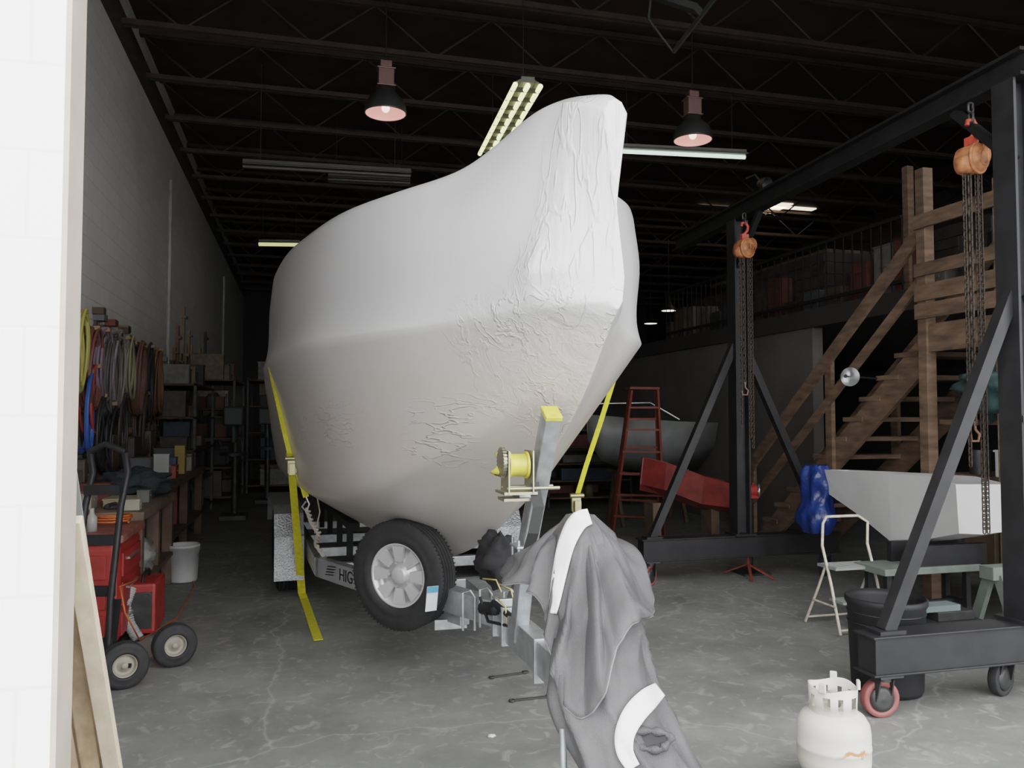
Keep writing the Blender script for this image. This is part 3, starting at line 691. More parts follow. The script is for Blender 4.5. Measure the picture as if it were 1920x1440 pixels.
# ------------------------------------------------ GANTRY
A0=V(3.95,3.66,0);A1=V(4.14,7.0,0)
GT=empty("gantry_crane",A0,"black steel gantry crane on swivel casters with braced legs","gantry crane")
BH=3.52
red=mat("red_polyurethane",(.22,.06,.055),.55)
mblk=mat("matte_black_beam",(.009,.009,.009),.8,0,.3,8,spec=.15)
def caster(cp,ax,mt,lab=None):
    cs=part(G().box(cp+V(0,0,.235),(.14,.14,.012)).cyl(cp+V(0,0,.2),cp+V(0,0,.235),.04,n=14).beam(cp+V(-.04,0,.215),cp+V(-.045,.03,.1),.008,.07,up=(0,1,0)).beam(cp+V(.04,0,.215),cp+V(.045,.03,.1),.008,.07,up=(0,1,0)),"caster",dsteel,GT)
    wc2=cp+V(0,.03,.1)
    part(G().lathe([(.03,-.028),(.07,-.026),(.075,-.028),(.096,-.026),(.1,-.02),(.1,.02),(.096,.026),(.075,.028),(.07,.02),(.03,.02),(.03,.035),(.001,.036)],wc2,ax,n=32),"caster_wheel",mt,cs,label=lab)
    part(G().lathe([(.001,-.031),(.066,-.031),(.066,.031),(.04,.035),(.001,.04)],wc2,ax,n=24),"wheel_hub",dsteel,cs)
for P,nm in((A0,0),(A1,1)):
    g=G();g.ibeam(P+V(0,0,.45),P+V(0,0,BH),.15,.15,up=(1,0,0),t=.018);g.box(P+V(0,0,.46),(.22,.22,.02));part(g,"post",blk,GT)
    g=G();g.box(P+V(0,0,.34),(2.1,.14,.2));g.box(P+V(0,0,.25),(2.14,.17,.012));g.box(P+V(0,0,.445),(2.14,.17,.012));part(g,"base_beam",blk,GT,bevel=.004)
    for k in(-1,1):
        g=G();g.beam(P+V(k*.93,0,.46),P+V(k*.05,0,2.3),.07,.07,up=(0,1,0));g.box(P+V(k*.93,0,.46),(.16,.12,.02));part(g,"brace",blk,GT)
        caster(P+V(k*.95,0,0),V(-.15,-.99,0) if nm==0 else V(.6,-.8,0),red if k==-1 else rubber,"worn red wheel" if k==-1 else None)
caster(A0+V(-.05,.1,0),V(.3,-.95,0),rubber)
dB=(A1-A0).normalized()
g=G();g.ibeam(A0-dB*.12+V(0,0,BH+.08),A1+dB*1.5+V(0,0,BH+.08),.12,.16,t=.02);part(g,"top_beam",mblk,GT)
for P,k in((A0,1),(A1,-1)): part(G().beam(P+V(0,0,BH-.45),P+dB*(k*.45)+V(0,0,BH),.05,.05),"knee_brace",mblk,GT)
gg=G().box(V(A0.x+.0,A0.y-.085,1.585),(.14,.003,.04))
tp=part(gg,"tape_label",mat("masking_tape",(.62,.52,.33),.7),GT)
text("PELH7",.036,basis(V(A0.x+.0,A0.y-.088,1.585),(1,0,0),(0,0,1)),blk,tp,"handwriting")
p=A1+V(.0,-.1,0);q=U(1430,345,p.dot(V(F_.x,F_.y,0)))
part(G().lathe([(.07,-.06),(.06,0),(.03,.05),(.001,.06)],q,(-.3,.9,.3),n=20).tube([q,q+V(-.05,.05,.1),V(A1.x+.08,A1.y-.05,q.z+.1)],.01,6),"flood_lamp",dsteel,GT,label="small dark floodlight clipped to post")
def hoist(P,zt,chains,txt,lab):
    e=empty("chain_hoist",P,lab,"chain hoist","chain hoists")
    g=G();ax=V(.3,-1,0).normalized()
    g.lathe([(.001,-.08),(.06,-.08),(.085,-.06),(.09,-.02),(.09,.04),(.07,.07),(.001,.08)],P,ax,n=28)
    g.lathe([(.001,-.05),(.06,-.05),(.065,0),(.06,.05),(.001,.05)],P+V(.045,0,.035),ax,n=24);g.lathe([(.001,-.04),(.055,-.04),(.06,0),(.055,.04),(.001,.04)],P+V(-.05,0,-.03),ax,n=24)
    g.torus(P+ax*.04,ax,.088,.010,28,8);g.torus(P+ax*.07,ax,.045,.01,20,6)
    part(g,"housing",orange,e)
    g=G();g.tube([P+V(0,0,.09),P+V(0,0,.14),P+V(.03,0,.17),P+V(.04,0,.21),P+V(.015,0,.25),P+V(-.025,0,.24),P+V(-.03,0,.21)],.014,8);g.box(P+V(0,0,.11),(.07,.04,.05))
    part(g,"hook",mat("red_hook",(.4,.05,.03),.5),e)
    g=G();g.chain(P+V(.0,0,.23),V(P.x,P.y,zt),.06,.008,.018)
    part(g,"hanging_chain",dsteel,e)
    for dx,zb,r in chains:
        g=G();g.chain(P+V(dx,0,-.06),V(P.x+dx,P.y,zb),.036 if r<.006 else .05,r,.011);part(g,"load_chain",mat("rusty_chain",(.05,.038,.03),.6,.6),e)
    zb=chains[0][1];g=G();q=V(P.x+chains[0][0],P.y,zb);g.tube([q+V(0,0,.02),q-V(0,0,.03),q+V(.03,0,-.06),q+V(.02,0,-.1),q+V(-.03,0,-.1),q+V(-.035,0,-.06)],.008,8);part(g,"lower_hook",mat("rusty_hook",(.14,.07,.04),.6),e)
    if txt: text(txt,.075,basis(P+ax*.09,V(1,.3,0),(0,0,1)),blk,e,"lettering")
h1=A0+dB*.35;h1=U(1822,300,h1.dot(V(F_.x,F_.y,0)))
hoist(h1,BH,[(-.02,1.55,.006),(.03,.9,.004),(-.06,1.3,.004),(.06,.9,.004)],None,"weathered orange chain hoist hanging from near end of gantry")
h2=A1-dB*.25;h2=U(1396,466,h2.dot(V(F_.x,F_.y,0)))
hoist(h2,BH,[(-.01,1.9,.006),(.04,1.4,.004),(-.05,1.5,.004),(.07,1.3,.004)],"1½","orange chain hoist with long chains at far gantry post")
# barrel
bc=V(3.33,4.03,0)
BR=empty("plastic_barrel",bc,"black plastic barrel standing behind gantry base beam","barrel")
part(G().lathe([(.001,.005),(.185,.005),(.195,.03),(.212,.49),(.225,.51),(.225,.54),(.215,.545),(.205,.51),(.19,.04),(.001,.03)],bc,n=40),"body",mat("black_plastic",(.010,.010,.011),.6,spec=.3),BR)
for z in(.40,.46): part(G().torus(bc+V(0,0,z),(0,0,1),.209+.01*(z-.4),.006,40,6),"rib",blk,BR)
# ------------------------------------------------ white hull section
g=G();rg=[]
for (uT,vT,uB,vB,d,wd) in((1538,880,1542,918,7.2,.30),(1600,884,1600,962,6.75,.42),(1665,888,1665,1016,6.35,.46),(1735,893,1735,1010,6.0,.46),(1792,908,1790,1000,5.72,.46)):
    a=U(uT,vT,d);b_=U(uB,vB,d);b_=V(a.x+.02,a.y,b_.z)
    rg.append([a,b_,b_+V(wd*.45,0,-.015),b_+V(wd*.95,0,0),a+V(wd,0,-.01)])
g.loft(rg,closed=False,cap=False,sm=False);g.add(rg[-1],[(0,1,2,3,4)]);g.add(rg[0],[(4,3,2,1,0)])
part(g,"white_hull_section",mat("fiberglass_white",(.45,.445,.44),.5,0,.08,3),label="white fiberglass dinghy hull section resting on low stand",cat="boat part",solid=.012)
S=empty("work_stand",V(4.6,5.1,0),"low green-grey plank stand on black legs under white hull","stand")
part(G().box((4.5,5.1,.47),(.85,.34,.05)),"plank",mat("green_grey_plank",(.11,.13,.115),.7,0,.3),S,bevel=.005)
g=G();
for x in(4.15,4.85):
    for y in(5.0,5.2): g.beam((x,y,0),(x,y,.45),.04,.04)
    g.beam((x,5.0,.2),(x,5.2,.2),.03,.03)
g.beam((4.15,5.1,.2),(4.85,5.1,.2),.03,.03)
for y in(4.98,5.22): g.beam((4.35,y,.57),(5.0,y,.57),.05,.15)
part(g,"frame",blk,S)
S=empty("saw_horse",V(4.9,4.6,0),"grey-green wooden saw horse beside gantry","saw horse")
sh_=mat("saw_horse_wood",(.10,.115,.10),.7,0,.3)
part(G().box((4.93,4.55,.52),(.7,.12,.09)),"top_rail",sh_,S,bevel=.004)
for x in(4.65,5.2):
    for k in(-1,1): part(G().beam((x,4.55+k*.22,0),(x,4.55+k*.04,.5),.04,.07),"leg",sh_,S)
S=empty("equipment_dolly",V(4.2,4.65,0),"flat black dolly with rubber casters and scrap on it","dolly")
g=G().box((4.12,4.62,.2),(.75,.34,.04));g.box((4.3,4.62,.25),(.3,.2,.06));part(g,"deck",dsteel,S,bevel=.004)
for x,y in((3.78,4.55),(4.40,4.48),(3.80,4.76),(4.40,4.76)):
    c=V(x,y,.09);part(G().lathe([(.001,-.03),(.05,-.03),(.08,-.028),(.09,-.015),(.09,.015),(.08,.028),(.05,.03),(.001,.03)],c,(.3,1,0),n=24).beam(c+V(0,-.035,0),c+V(0,-.035,.1),.02,.02),"caster",rubber,S)
part(G().box((4.2,4.6,.30),(.30,.12,.04)).cyl((4.0,4.62,.26),(4.35,4.66,.29),.03,n=10),"scrap_board",mat("pale_blue_board",(.13,.165,.17),.6),label="pale blue offcut lying on dolly deck",cat="board")
# blue tarp: crumpled vertical sheet folds draped over hull end
tcn=U(1530,935,7.25);g=G();rg=[]
for j in range(22):
    v=j/21;ring=[]
    rad=.085+.05*math.sin(v*2.6)+.02*math.sin(v*9)
    cz=tcn+V(.02*math.sin(v*5),0,.30-.60*v)
    for i in range(48):
        t=2*math.pi*i/48;f=1+.22*(ridge(i/48*7+.5*math.sin(v*3))**2-.3)+.35*noise.noise(V(math.cos(t)*1.8,math.sin(t)*1.8,v*3.5))
        ring.append(cz+V(rad*f*math.cos(t),rad*1.2*f*math.sin(t),.03*noise.noise(V(math.cos(t)*3,math.sin(t)*3,v*6))))
    rg.append(ring)
g.loft(rg);part(g,"blue_tarp",bluet,label="crumpled blue tarp bundled at hull end",cat="tarp")
# step stool
fs_=V(3.95,5.3,0);S=empty("step_stool",fs_,"cream tubular folding step stool with ribbed step","step stool")
a=V(3.80,5.25,0);w2=.40
for x in(0,w2):
    o=a+V(x,0,0);g=G()
    g.tube([o+V(0,-.18,0.01),o+V(.015,-.06,.35),o+V(.03,.06,.62),o+V(.06,.09,.78),o+V(.10 if x==0 else -.02,.10,.83)],.011,8)
    if x==0: g.tube([a+V(.10,.10,.83),a+V(w2-.02,.10,.83)],.011,8)
    part(g,"front_leg",cream,S)
    g=G();g.tube([o+V(0,.24,0.01),o+V(.02,.1,.30),o+V(.03,.02,.48)],.010,8);g.tube([o+V(0,-.13,.20),o+V(0,.14,.20)],.008,6);part(g,"rear_leg",cream,S)
part(G().tube([a+V(0,.22,.05),a+V(w2,.22,.05)],.009,6),"rung",cream,S);part(G().tube([a+V(0,-.17,.04),a+V(w2,-.17,.04)],.009,6),"rung",cream,S)
g=G();g.box(a+V(w2/2+.01,.0,.47),(w2-.02,.22,.02))
for i in range(8): g.box(a+V(w2/2+.01,-.09+.025*i,.482),(w2-.05,.01,.006))
part(g,"step",mat("grey_tread",(.18,.19,.18),.6),S)
part(G().box(a+V(w2/2,-.12,.24),(w2-.02,.16,.018)),"step",mat("grey_tread",(.18,.19,.18),.6),S)
# ------------------------------------------------ stairs
S=empty("wooden_staircase",V(5.75,7.3,0),"rough lumber open staircase climbing to mezzanine landing","staircase")
X0,X1=5.3,6.15;yt,yb=5.8,8.75;HZ=2.35
for x in(X0,X1):
    g=G();g.prism([V(x-.02,yt,HZ+.02),V(x-.02,yt,HZ-.32),V(x-.02,yb-.33,0),V(x-.02,yb+.05,0)],V(.04,0,0));part(g,"stringer",wood,S)
nst=11
for i in range(nst):
    z=HZ*(i+1)/(nst+1);y=yb-(yb-yt)*(i+1)/(nst+1)
    part(G().box(((X0+X1)/2,y+.02,z),(X1-X0+.06,.29,.045)),"tread",wood,S,bevel=.004)
for x,ts in((X0-.04,(.0,.45,.95)),(X1+.03,(.0,.5,.95))):
    g=G()
    for t in ts:
        y=yt+(yb-yt)*t;z=HZ*(1-t);g.beam((x,y,max(0,z-.25)),(x,y,z+.9),.045,.10,up=(0,1,0))
    g.beam((x-.03,yt,HZ+.88),(x-.03,yb,.88),.035,.13)
    if x<X1: g.beam((x-.03,yt,HZ+.45),(x-.03,yb,.45),.03,.09)
    part(g,"handrail",wood,S)
S=empty("landing_platform",V(5.75,5.2,0),"wooden stair landing with post-and-board guard rail","landing")
g=G().bb((5.2,4.3,HZ),(6.2,5.8,HZ+.04))
for y in(4.4,5.0,5.7): g.bb((5.2,y-.02,HZ-.18),(6.2,y+.02,HZ))
g.bb((5.19,4.3,HZ-.2),(5.23,5.8,HZ+.02));part(g,"deck",wood,S)
for (x,y,z1) in((5.22,5.75,3.75),(5.22,4.95,3.45),(5.22,4.35,3.45),(6.15,4.35,3.4),(6.15,5.75,3.6)):
    part(G().bb((x-.05,y-.05,0),(x+.05,y+.05,z1)),"post",wood,S,bevel=.004)
for z,hh in((2.50,.065),(2.66,.07),(2.86,.055),(3.28,.06)): part(G().bb((5.14,4.3,z-hh),(5.17,5.8,z+hh)),"guard_board",wood,S)
part(G().bb((5.2,4.27,3.2),(6.15,4.3,3.3)),"guard_board",wood,S);part(G().bb((5.2,4.27,2.6),(6.15,4.3,2.72)),"guard_board",wood,S)
for z in(.35,1.1,1.55): part(G().bb((5.28,4.41,z-.02),(6.09,5.69,z+.02)),"shelf",wooddk,S)
green=mat("teal_cloth",(.03,.065,.06),.8,0,.4,12,bump=.5,bscale=20)
part(G().lump(V(5.42,5.0,1.86),(.30,.48,.28),.35,3.2,seed=5,n=48,m=28),"tarp_bundle",green,label="crumpled dark teal tarp piled on shelf below landing",cat="tarp")
g=G().box((5.4,5.0,1.22),(.22,.3,.2));g.box((5.4,5.0,1.325),(.24,.32,.02));part(g,"storage_box",whitep,label="small white plastic box on shelf below landing",cat="box",bevel=.01)
g=G().cyl((5.45,5.45,1.12),(5.45,5.45,1.3),.08,n=20);g.cyl((5.45,5.45,1.3),(5.45,5.45,1.32),.085,n=20);part(g,"paint_can",dsteel,label="metal paint can on shelf below landing",cat="can")
for i,(y,h_) in enumerate(((4.6,.4),(5.0,.5),(5.4,.35))):
    g=G().box((5.55,y,.37+h_/2),(.35,.3,h_));g.box((5.37,y,.37+h_*.5),(.012,.1,.03));part(g,"storage_box",(wooddk,dsteel,mat("cardboard",(.16,.11,.07),.8))[i],label=("dark wooden box on low shelf","dark metal case on low shelf","brown cardboard box on low shelf")[i],cat="box",bevel=.006)
# mezzanine
st(G().bb((6.2,5.8,2.72),(RX,24,2.95)),"trim_2",mat("mezz_edge",(.035,.03,.03),.7))
st(G().bb((6.25,8.8,0),(6.4,24,2.72)),"wall_inner",mat("plywood_wall",(.10,.095,.09),.8,0,.2,1.5))
rm_=mat("railing_dark",(.018,.016,.015),.95,spec=.05)
S=empty("mezzanine_railing",V(6.22,10,2.95),"dark metal railing with balusters along mezzanine edge","railing")
part(G().beam((6.24,7.2,3.75),(6.24,13,3.75),.04,.04),"rail",rm_,S);part(G().beam((6.24,7.2,3.05),(6.24,13,3.05),.04,.04),"rail",rm_,S)
g=G();y=7.2
while y<13: g.cyl((6.24,y,2.95),(6.24,y,3.75),.008,n=6,cap=False);y+=.16
b0_=part(g,"balusters",rm_,S);b0_["kind"]="stuff"
g=G();g.beam((6.33,7.2,2.95),(6.33,7.2,4.3),.08,.08);part(g,"mezzanine_post",wood,label="rough wooden post on mezzanine deck",cat="post")
dcr=mat("dark_crate",(.035,.026,.022),.8,0,.4,6)
for a,b_ in(((6.6,9,2.95),(8,11,3.75)),((6.6,11.3,2.95),(8,12.6,3.6)),((6.7,6.9,2.95),(7.8,8.2,3.5)),((8.2,7,2.95),(9.6,9,4.1))):
    a=Vector(a);b_=Vector(b_);g=G().bb(a,b_)
    for i in range(5):
        z=a.z+(b_.z-a.z)*(i+.5)/5;g.bb((a.x-.02,a.y,z-.05),(a.x,b_.y,z+.05));g.bb((a.x,a.y-.02,z-.05),(b_.x,a.y,z+.05))
    part(g,"stored_crate",dcr,label="dark slatted crate stored on mezzanine",cat="crate",group="crates on mezzanine")
rnd=random.Random(21)
for i in range(18):
    y=6.0+i*.42;x=6.42+rnd.uniform(0,.08);hh=rnd.uniform(.15,.75);wy=rnd.uniform(.18,.34);c=rnd.choice([(.06,.04,.03),(.03,.03,.03),(.10,.075,.05),(.05,.06,.065),(.12,.11,.10),(.08,.025,.02)])
    mt=mat("loft_%d"%int(c[0]*100),c,.75,0,.3,8)
    g=G().box((x,y,2.95+hh/2),(.2,wy,hh))
    if rnd.random()<.5: g.box((x,y,2.95+hh),(.22,wy*1.06,.02));g.box((x-.105,y,2.95+hh*.6),(.012,wy*.4,.03))
    else: g.box((x-.102,y,2.95+hh*.3),(.01,wy*1.02,.03));g.box((x-.102,y,2.95+hh*.75),(.01,wy*1.02,.03))
    part(g,"loft_box",mt,label="dusty storage box kept on mezzanine edge",cat="box",group="boxes on mezzanine",bevel=.004)
for i in range(7):
    x=6.75+i*.14;c=rnd.choice([(.09,.06,.04),(.05,.04,.035),(.12,.09,.06)])
    part(G().beam((x,9.1,3.79),(x+.02,12.2,3.79+rnd.uniform(0,.02)),.10,.05),"stored_lumber",mat("lumber_%d"%int(c[0]*100),c,.8),label="rough lumber length stored on mezzanine crates",cat="lumber",group="lumber on mezzanine")
p=U(1590,706,7.2);e=empty("work_light",p,"round silver reflector work light clamped to stair stringer","work light")
part(G().lathe([(.085,-.05),(.075,-.02),(.05,.02),(.02,.05),(.001,.055)],p,(.3,1,.1),n=28),"reflector",chrome,e)
part(G().beam(p,V(5.26,p.y+.25,p.z),.015,.015).cyl(p+V(.01,.05,0),p+V(.03,.13,.01),.025,n=12),"clamp",blk,e)
# ------------------------------------------------ red ladder
lf=FL(1143,1000);S=empty("step_ladder",V(lf.x+.4,lf.y,0),"tall orange-red folding step ladder standing open","ladder")
zt=1.95
tl_,tr_=U(1183,727,10.6),U(1232,727,10.6);bl_,br_=FL(1148,998),FL(1245,1003)
for p0,p1 in((bl_,tl_),(br_,tr_)): part(G().beam(p0,V(p1.x,p1.y,zt),.03,.07),"rail",redl,S)
for i in range(6):
    t=(i+.8)/6.6;a=bl_.lerp(V(tl_.x,tl_.y,zt),t);b_=br_.lerp(V(tr_.x,tr_.y,zt),t);part(G().beam(a,b_,.08,.025),"tread",redl,S)
off=V(.3,.8,0);g=G()
for p0,p1 in((bl_,tl_),(br_,tr_)): g.beam(p0+off,V(p1.x,p1.y+.05,zt),.025,.05)
for t in(.2,.4,.6,.8): g.beam((bl_+off).lerp(V(tl_.x,tl_.y,zt),t),(br_+off).lerp(V(tr_.x,tr_.y,zt),t),.02,.03)
part(g,"rear_frame",redl,S);part(G().box((V(tl_.x,tl_.y,zt)+V(tr_.x,tr_.y,zt))/2+V(0,.05,.02),(.42,.16,.03)),"top_cap",redl,S)
# red boat hull
g=G();rg=[]
for (ut,vt,ub,vb_,d,wd) in((1207,858,1202,908,9.4,.15),(1250,868,1245,918,9.2,.35),(1320,893,1315,945,9.0,.5),(1375,908,1370,952,8.8,.45),(1412,905,1405,940,8.6,.12)):
    a=U(ut,vt,d);b_=U(ub,vb_,d);back=V(.35,1,0).normalized()*wd
    rg.append([a,b_,b_+back*.5-V(0,0,.08),b_+back,a+back])
g.loft(rg,closed=False,sm=False,cap=False);g.add(rg[0],[(0,1,2,3,4)]);g.add(rg[-1],[(4,3,2,1,0)])
RB=part(g,"red_boat_hull",mat("red_gelcoat",(.15,.02,.015),.5,0,.4,6),label="small red boat hull on low wooden blocks",cat="boat",solid=.012)
for u in(1230,1340,1390):
    p=U(u,935,9.0)+V(.05,.2,0);part(G().bb((p.x-.05,p.y-.12,0),(p.x+.05,p.y+.12,p.z-.06)),"hull_stand",wooddk,RB,label="wooden block")
g=G();rg=[]
for s,hw,zb,zt2 in((0,.03,1.25,1.62),(.25,.2,.95,1.6),(.7,.4,.8,1.56),(1.4,.5,.75,1.52),(2.2,.5,.75,1.5)):
    o=V(5.1,11.2,0)+V(-.9*(1.2-s),-.2*(1.2-s),0);sd=V(-.2,.97,0)
    rg.append([o+sd*(-hw)+V(0,0,zt2),o-sd*(hw*.8)+V(0,0,(zb+zt2)/2),o+V(0,0,zb),o+sd*(hw*.8)+V(0,0,(zb+zt2)/2),o+sd*hw+V(0,0,zt2)])
g.loft(rg,closed=False,cap=False);
pb2=part(g,"skiff_hull",mat("pale_gelcoat",(.17,.175,.17),.45),label="pale grey open skiff hull stored on trestles",cat="boat",solid=.015)
for x,y in((4.5,11.1),(5.6,11.3)):
    g=G();g.beam((x,y-.3,0),(x,y,.78),.05,.05);g.beam((x,y+.3,0),(x,y,.78),.05,.05);g.beam((x,y-.35,.78),(x,y+.35,.78),.05,.05)
    part(g,"trestle",wooddk,pb2)
g=G();g.tube([V(4.05,10.95,1.62),V(4.15,10.9,1.78),V(5.0,10.95,1.80),V(5.4,10.8,1.55)],.012,8)
part(g,"bow_rail",chrome,pb2)
p=FL(1403,1082);S=empty("jack_stand",V(p.x,p.y,0),"small red steel tripod jack stand on floor","jack stand")
for t in(0.3,2.2,4.3,5.4): part(G().beam(V(p.x,p.y,.13),V(p.x+.26*math.cos(t),p.y+.26*math.sin(t),.012),.025,.015),"leg",redl,S)
part(G().cyl(V(p.x,p.y,.1),V(p.x,p.y,.25),.02,n=10).box(V(p.x,p.y,.25),(.1,.1,.01)),"column",redl,S)
p=U(1405,920,8.2);S=empty("air_pump",V(p.x,p.y,0),"small red and chrome pump standing on a steel post","pump")
part(G().cyl(V(p.x,p.y,0),V(p.x,p.y,p.z-.05),.03,n=10).box(V(p.x,p.y,.01),(.3,.3,.02)),"post",dsteel,S)
part(G().cyl(p-V(.08,0,0),p+V(.06,0,0),.06,n=18).box(p+V(0,0,-.06),(.16,.1,.03)),"body",redp,S)
part(G().torus(p+V(.09,-.03,0),(1,-.5,0),.06,.01),"hand_wheel",chrome,S)
# ------------------------------------------------ shelving in rear
def shelf_unit(x,y,wx,wy,h,lab,seed):
    rnd=random.Random(seed);e=empty("storage_shelf",V(x+wx/2,y+wy/2,0),lab,"shelf","storage shelves")
    for a in(x+.02,x+wx-.02):
        for b2 in(y+.02,y+wy-.02): part(G().beam((a,b2,0),(a,b2,h),.04,.04),"upright",dsteel,e)
    lv=[.15+(h-.2)*i/4 for i in range(5)]
    for z in lv: part(G().box((x+wx/2,y+wy/2,z),(wx,wy,.03)),"shelf_board",wooddk,e)
    cols=[(.07,.055,.05),(.11,.03,.025),(.16,.155,.14),(.03,.045,.07),(.13,.09,.055),(.02,.02,.02),(.15,.13,.06)]
    for z in lv:
        yy=y+.12
        while yy<y+wy-.15:
            s_=rnd.uniform(.12,.26);hh=rnd.uniform(.12,(h-.2)/4-.06);ci=rnd.randrange(7);c=cols[ci]
            mt=mat("clutter_%d"%ci,c,.6,0,.3,12)
            cx=x+wx/2+rnd.uniform(-.05,.05)
            if rnd.random()<.5:
                g=G().box((cx,yy,z+.016+hh/2),(wx*.6,s_*.8,hh));g.box((cx,yy,z+.016+hh),(wx*.63,s_*.84,.02));part(g,"storage_box",mt,label="small tool box on workshop shelf",cat="box",group="boxes on storage shelves",bevel=.005)
            else:
                r=min(s_*.4,.1);g=G().lathe([(.001,0),(r,0),(r,hh*.8),(r*.6,hh*.92),(r*.5,hh),(.001,hh)],(cx,yy,z+.016),n=16);part(g,"paint_can",mt,label="round can on workshop shelf",cat="can",group="cans on storage shelves")
            yy+=s_+.02
shelf_unit(-2.05,12.2,.6,2.4,2.1,"dark storage shelf crammed with tools along block wall",1)
shelf_unit(-2.05,15.2,.9,2.4,2.3,"dark tall storage shelf deep in workshop",2)
shelf_unit(-1.1,17.5,1.2,1.6,2.4,"dark machinery shelf deep in workshop",3)
shelf_unit(2.3,13.0,1.4,1.0,1.3,"low cluttered shelf behind ladder",4)
shelf_unit(4.2,13.5,1.6,1.2,1.4,"low cluttered shelf below mezzanine",5)
def machine(x,y,lab):
    e=empty("drill_press",V(x,y,0),lab,"drill press")
    part(G().box((x,y,.04),(.4,.5,.08)).cyl((x,y+.1,.08),(x,y+.1,1.6),.05,n=14),"column",dsteel,e,bevel=.01)
    part(G().box((x,y-.05,1.6),(.3,.6,.3)).cyl((x,y-.25,1.45),(x,y-.25,1.2),.04,n=12),"head",mat("machine_green",(.04,.06,.055),.5),e,bevel=.03)
    part(G().cyl((x,y-.2,1.0),(x,y-.2,1.04),.2,n=24).box((x,y-.02,1.0),(.08,.3,.06)),"table",dsteel,e)
machine(-1.0,13.2,"dark green drill press standing beside shelves");machine(-.6,15.5,"dark drill press deep in workshop")
# ------------------------------------------------ benches
def bench(x0,x1,y0,y1,h,lab):
    e=empty("workbench",V((x0+x1)/2,(y0+y1)/2,0),lab,"workbench","workbenches")
    part(G().bb((x0,y0,h-.07),(x1,y1,h)),"bench_top",mat("bench_top_wood",(.15,.10,.07),.7,0,.4,4),e,bevel=.005)
    for x in(x0+.06,x1-.06):
        for y in(y0+.08,(y0+y1)/2,y1-.08): part(G().bb((x-.045,y-.045,0),(x+.045,y+.045,h-.07)),"leg",wooddk,e)
    part(G().bb((x0,y0,.28),(x1,y1,.31)),"lower_shelf",wooddk,e)
    return e
bench(-2.05,-1.17,6.75,8.4,.86,"worn wooden workbench against block wall covered in clutter")
bench(-2.05,-1.3,8.9,11.9,.9,"long dark workbench further along block wall")
tx0,tx1,ty0,ty1=-2.0,-1.18,5.95,6.7
e=empty("tool_chest",V(-1.6,6.3,0),"red rounded steel tool chest with worn top","tool chest")
part(G().bb((tx0,ty0,.06),(tx1,ty1,.74)),"body",redp,e,bevel=.05)
part(G().bb((tx0-.02,ty0-.03,.74),(tx1+.03,ty1,.80)),"chest_lid",mat("worn_red_top",(.20,.07,.05),.6,0,.5,8),e,bevel=.015)
for z in(.58,.38,.18):
    dr=part(G().bb((tx1-.002,ty0+.08,z-.08),(tx1+.012,ty1-.06,z+.08)),"drawer",redp,e,bevel=.004)
    part(G().bb((tx1+.012,ty0+.2,z+.02),(tx1+.03,ty1-.2,z+.035)),"handle",chrome,dr)
    dr=part(G().bb((tx0+.08,ty0-.014,z-.08),(tx1-.08,ty0+.002,z+.08)),"drawer",redp,e,bevel=.004)
    part(G().bb((tx0+.25,ty0-.03,z+.02),(tx1-.25,ty0-.014,z+.035)),"handle",chrome,dr)
part(G().bb((tx0,ty0,0),(tx1,ty1,.06)),"base",blk,e)
rnd=random.Random(11)
def bottle(p,c,h=.2,r=.035,lab="plastic spray bottle on workbench"):
    part(G().lathe([(.001,0),(r,0),(r,h*.6),(r*.5,h*.75),(r*.4,h*.9),(r*.45,h),(.001,h)],p,n=18),"bottle",mat("bottle_%s"%lab[:9],c,.35),label=lab,cat="bottle")
bottle(V(-1.55,6.35,.80),(.35,.08,.05),.2,.05,"red-brown plastic bottle on tool chest");bottle(V(-1.4,6.15,.80),(.35,.35,.33),.16,.035,"clear jar bottle on tool chest");bottle(V(-1.75,6.1,.8),(.1,.2,.45),.18,.03,"blue spray bottle on tool chest")
pts=[V(-1.35+.12*math.cos(i*.7)+rnd.uniform(-.02,.02),6.5+.10*math.sin(i*.7)+rnd.uniform(-.02,.02),.815+.002*i) for i in range(30)]
part(G().tube(pts,.008,6),"extension_cord",mat("orange_cord",(.45,.11,.03),.5),label="orange extension cord coiled on tool chest",cat="cord")
g=G().lump(V(-1.45,7.95,.98),(.28,.3,.13),.3,3,seed=2,n=36,m=20);part(g,"dark_cloth",mat("navy_cloth",(.02,.025,.03),.85,bump=.4,bscale=25),label="crumpled dark blue cloth heaped on workbench end",cat="cloth")
cases=[(-1.75,7.1,.3,.2,.12,(.25,.22,.18)),(-1.45,7.3,.2,.3,.06,(.3,.25,.15)),(-1.7,7.6,.25,.18,.16,(.12,.03,.02)),(-1.6,9.4,.3,.3,.25,(.1,.1,.11)),(-1.7,10.1,.35,.4,.2,(.2,.16,.1)),(-1.6,10.8,.3,.3,.3,(.06,.07,.08)),(-1.45,9.75,.2,.2,.14,(.25,.05,.03)),(-1.5,11.3,.25,.3,.2,(.15,.15,.14)),(-1.92,7.4,.16,.2,.2,(.05,.08,.12)),(-1.4,9.05,.15,.15,.3,(.3,.3,.28)),(-1.42,10.5,.12,.15,.34,(.28,.2,.05)),(-1.95,8.1,.15,.3,.34,(.08,.06,.05)),(-1.95,7.8,.14,.2,.26,(.18,.15,.12)),(-1.95,9.2,.15,.3,.5,(.10,.07,.05)),(-1.95,10.4,.15,.5,.45,(.07,.06,.06)),(-1.95,11.4,.15,.4,.5,(.13,.10,.07)),(-1.3,7.5,.1,.12,.1,(.1,.1,.1)),(-1.28,6.9,.12,.1,.08,(.3,.28,.22)),(-1.95,6.95,.15,.25,.3,(.06,.045,.04)),(-1.45,10.0,.12,.12,.22,(.05,.06,.12)),(-1.42,11.0,.15,.15,.18,(.22,.2,.17))]
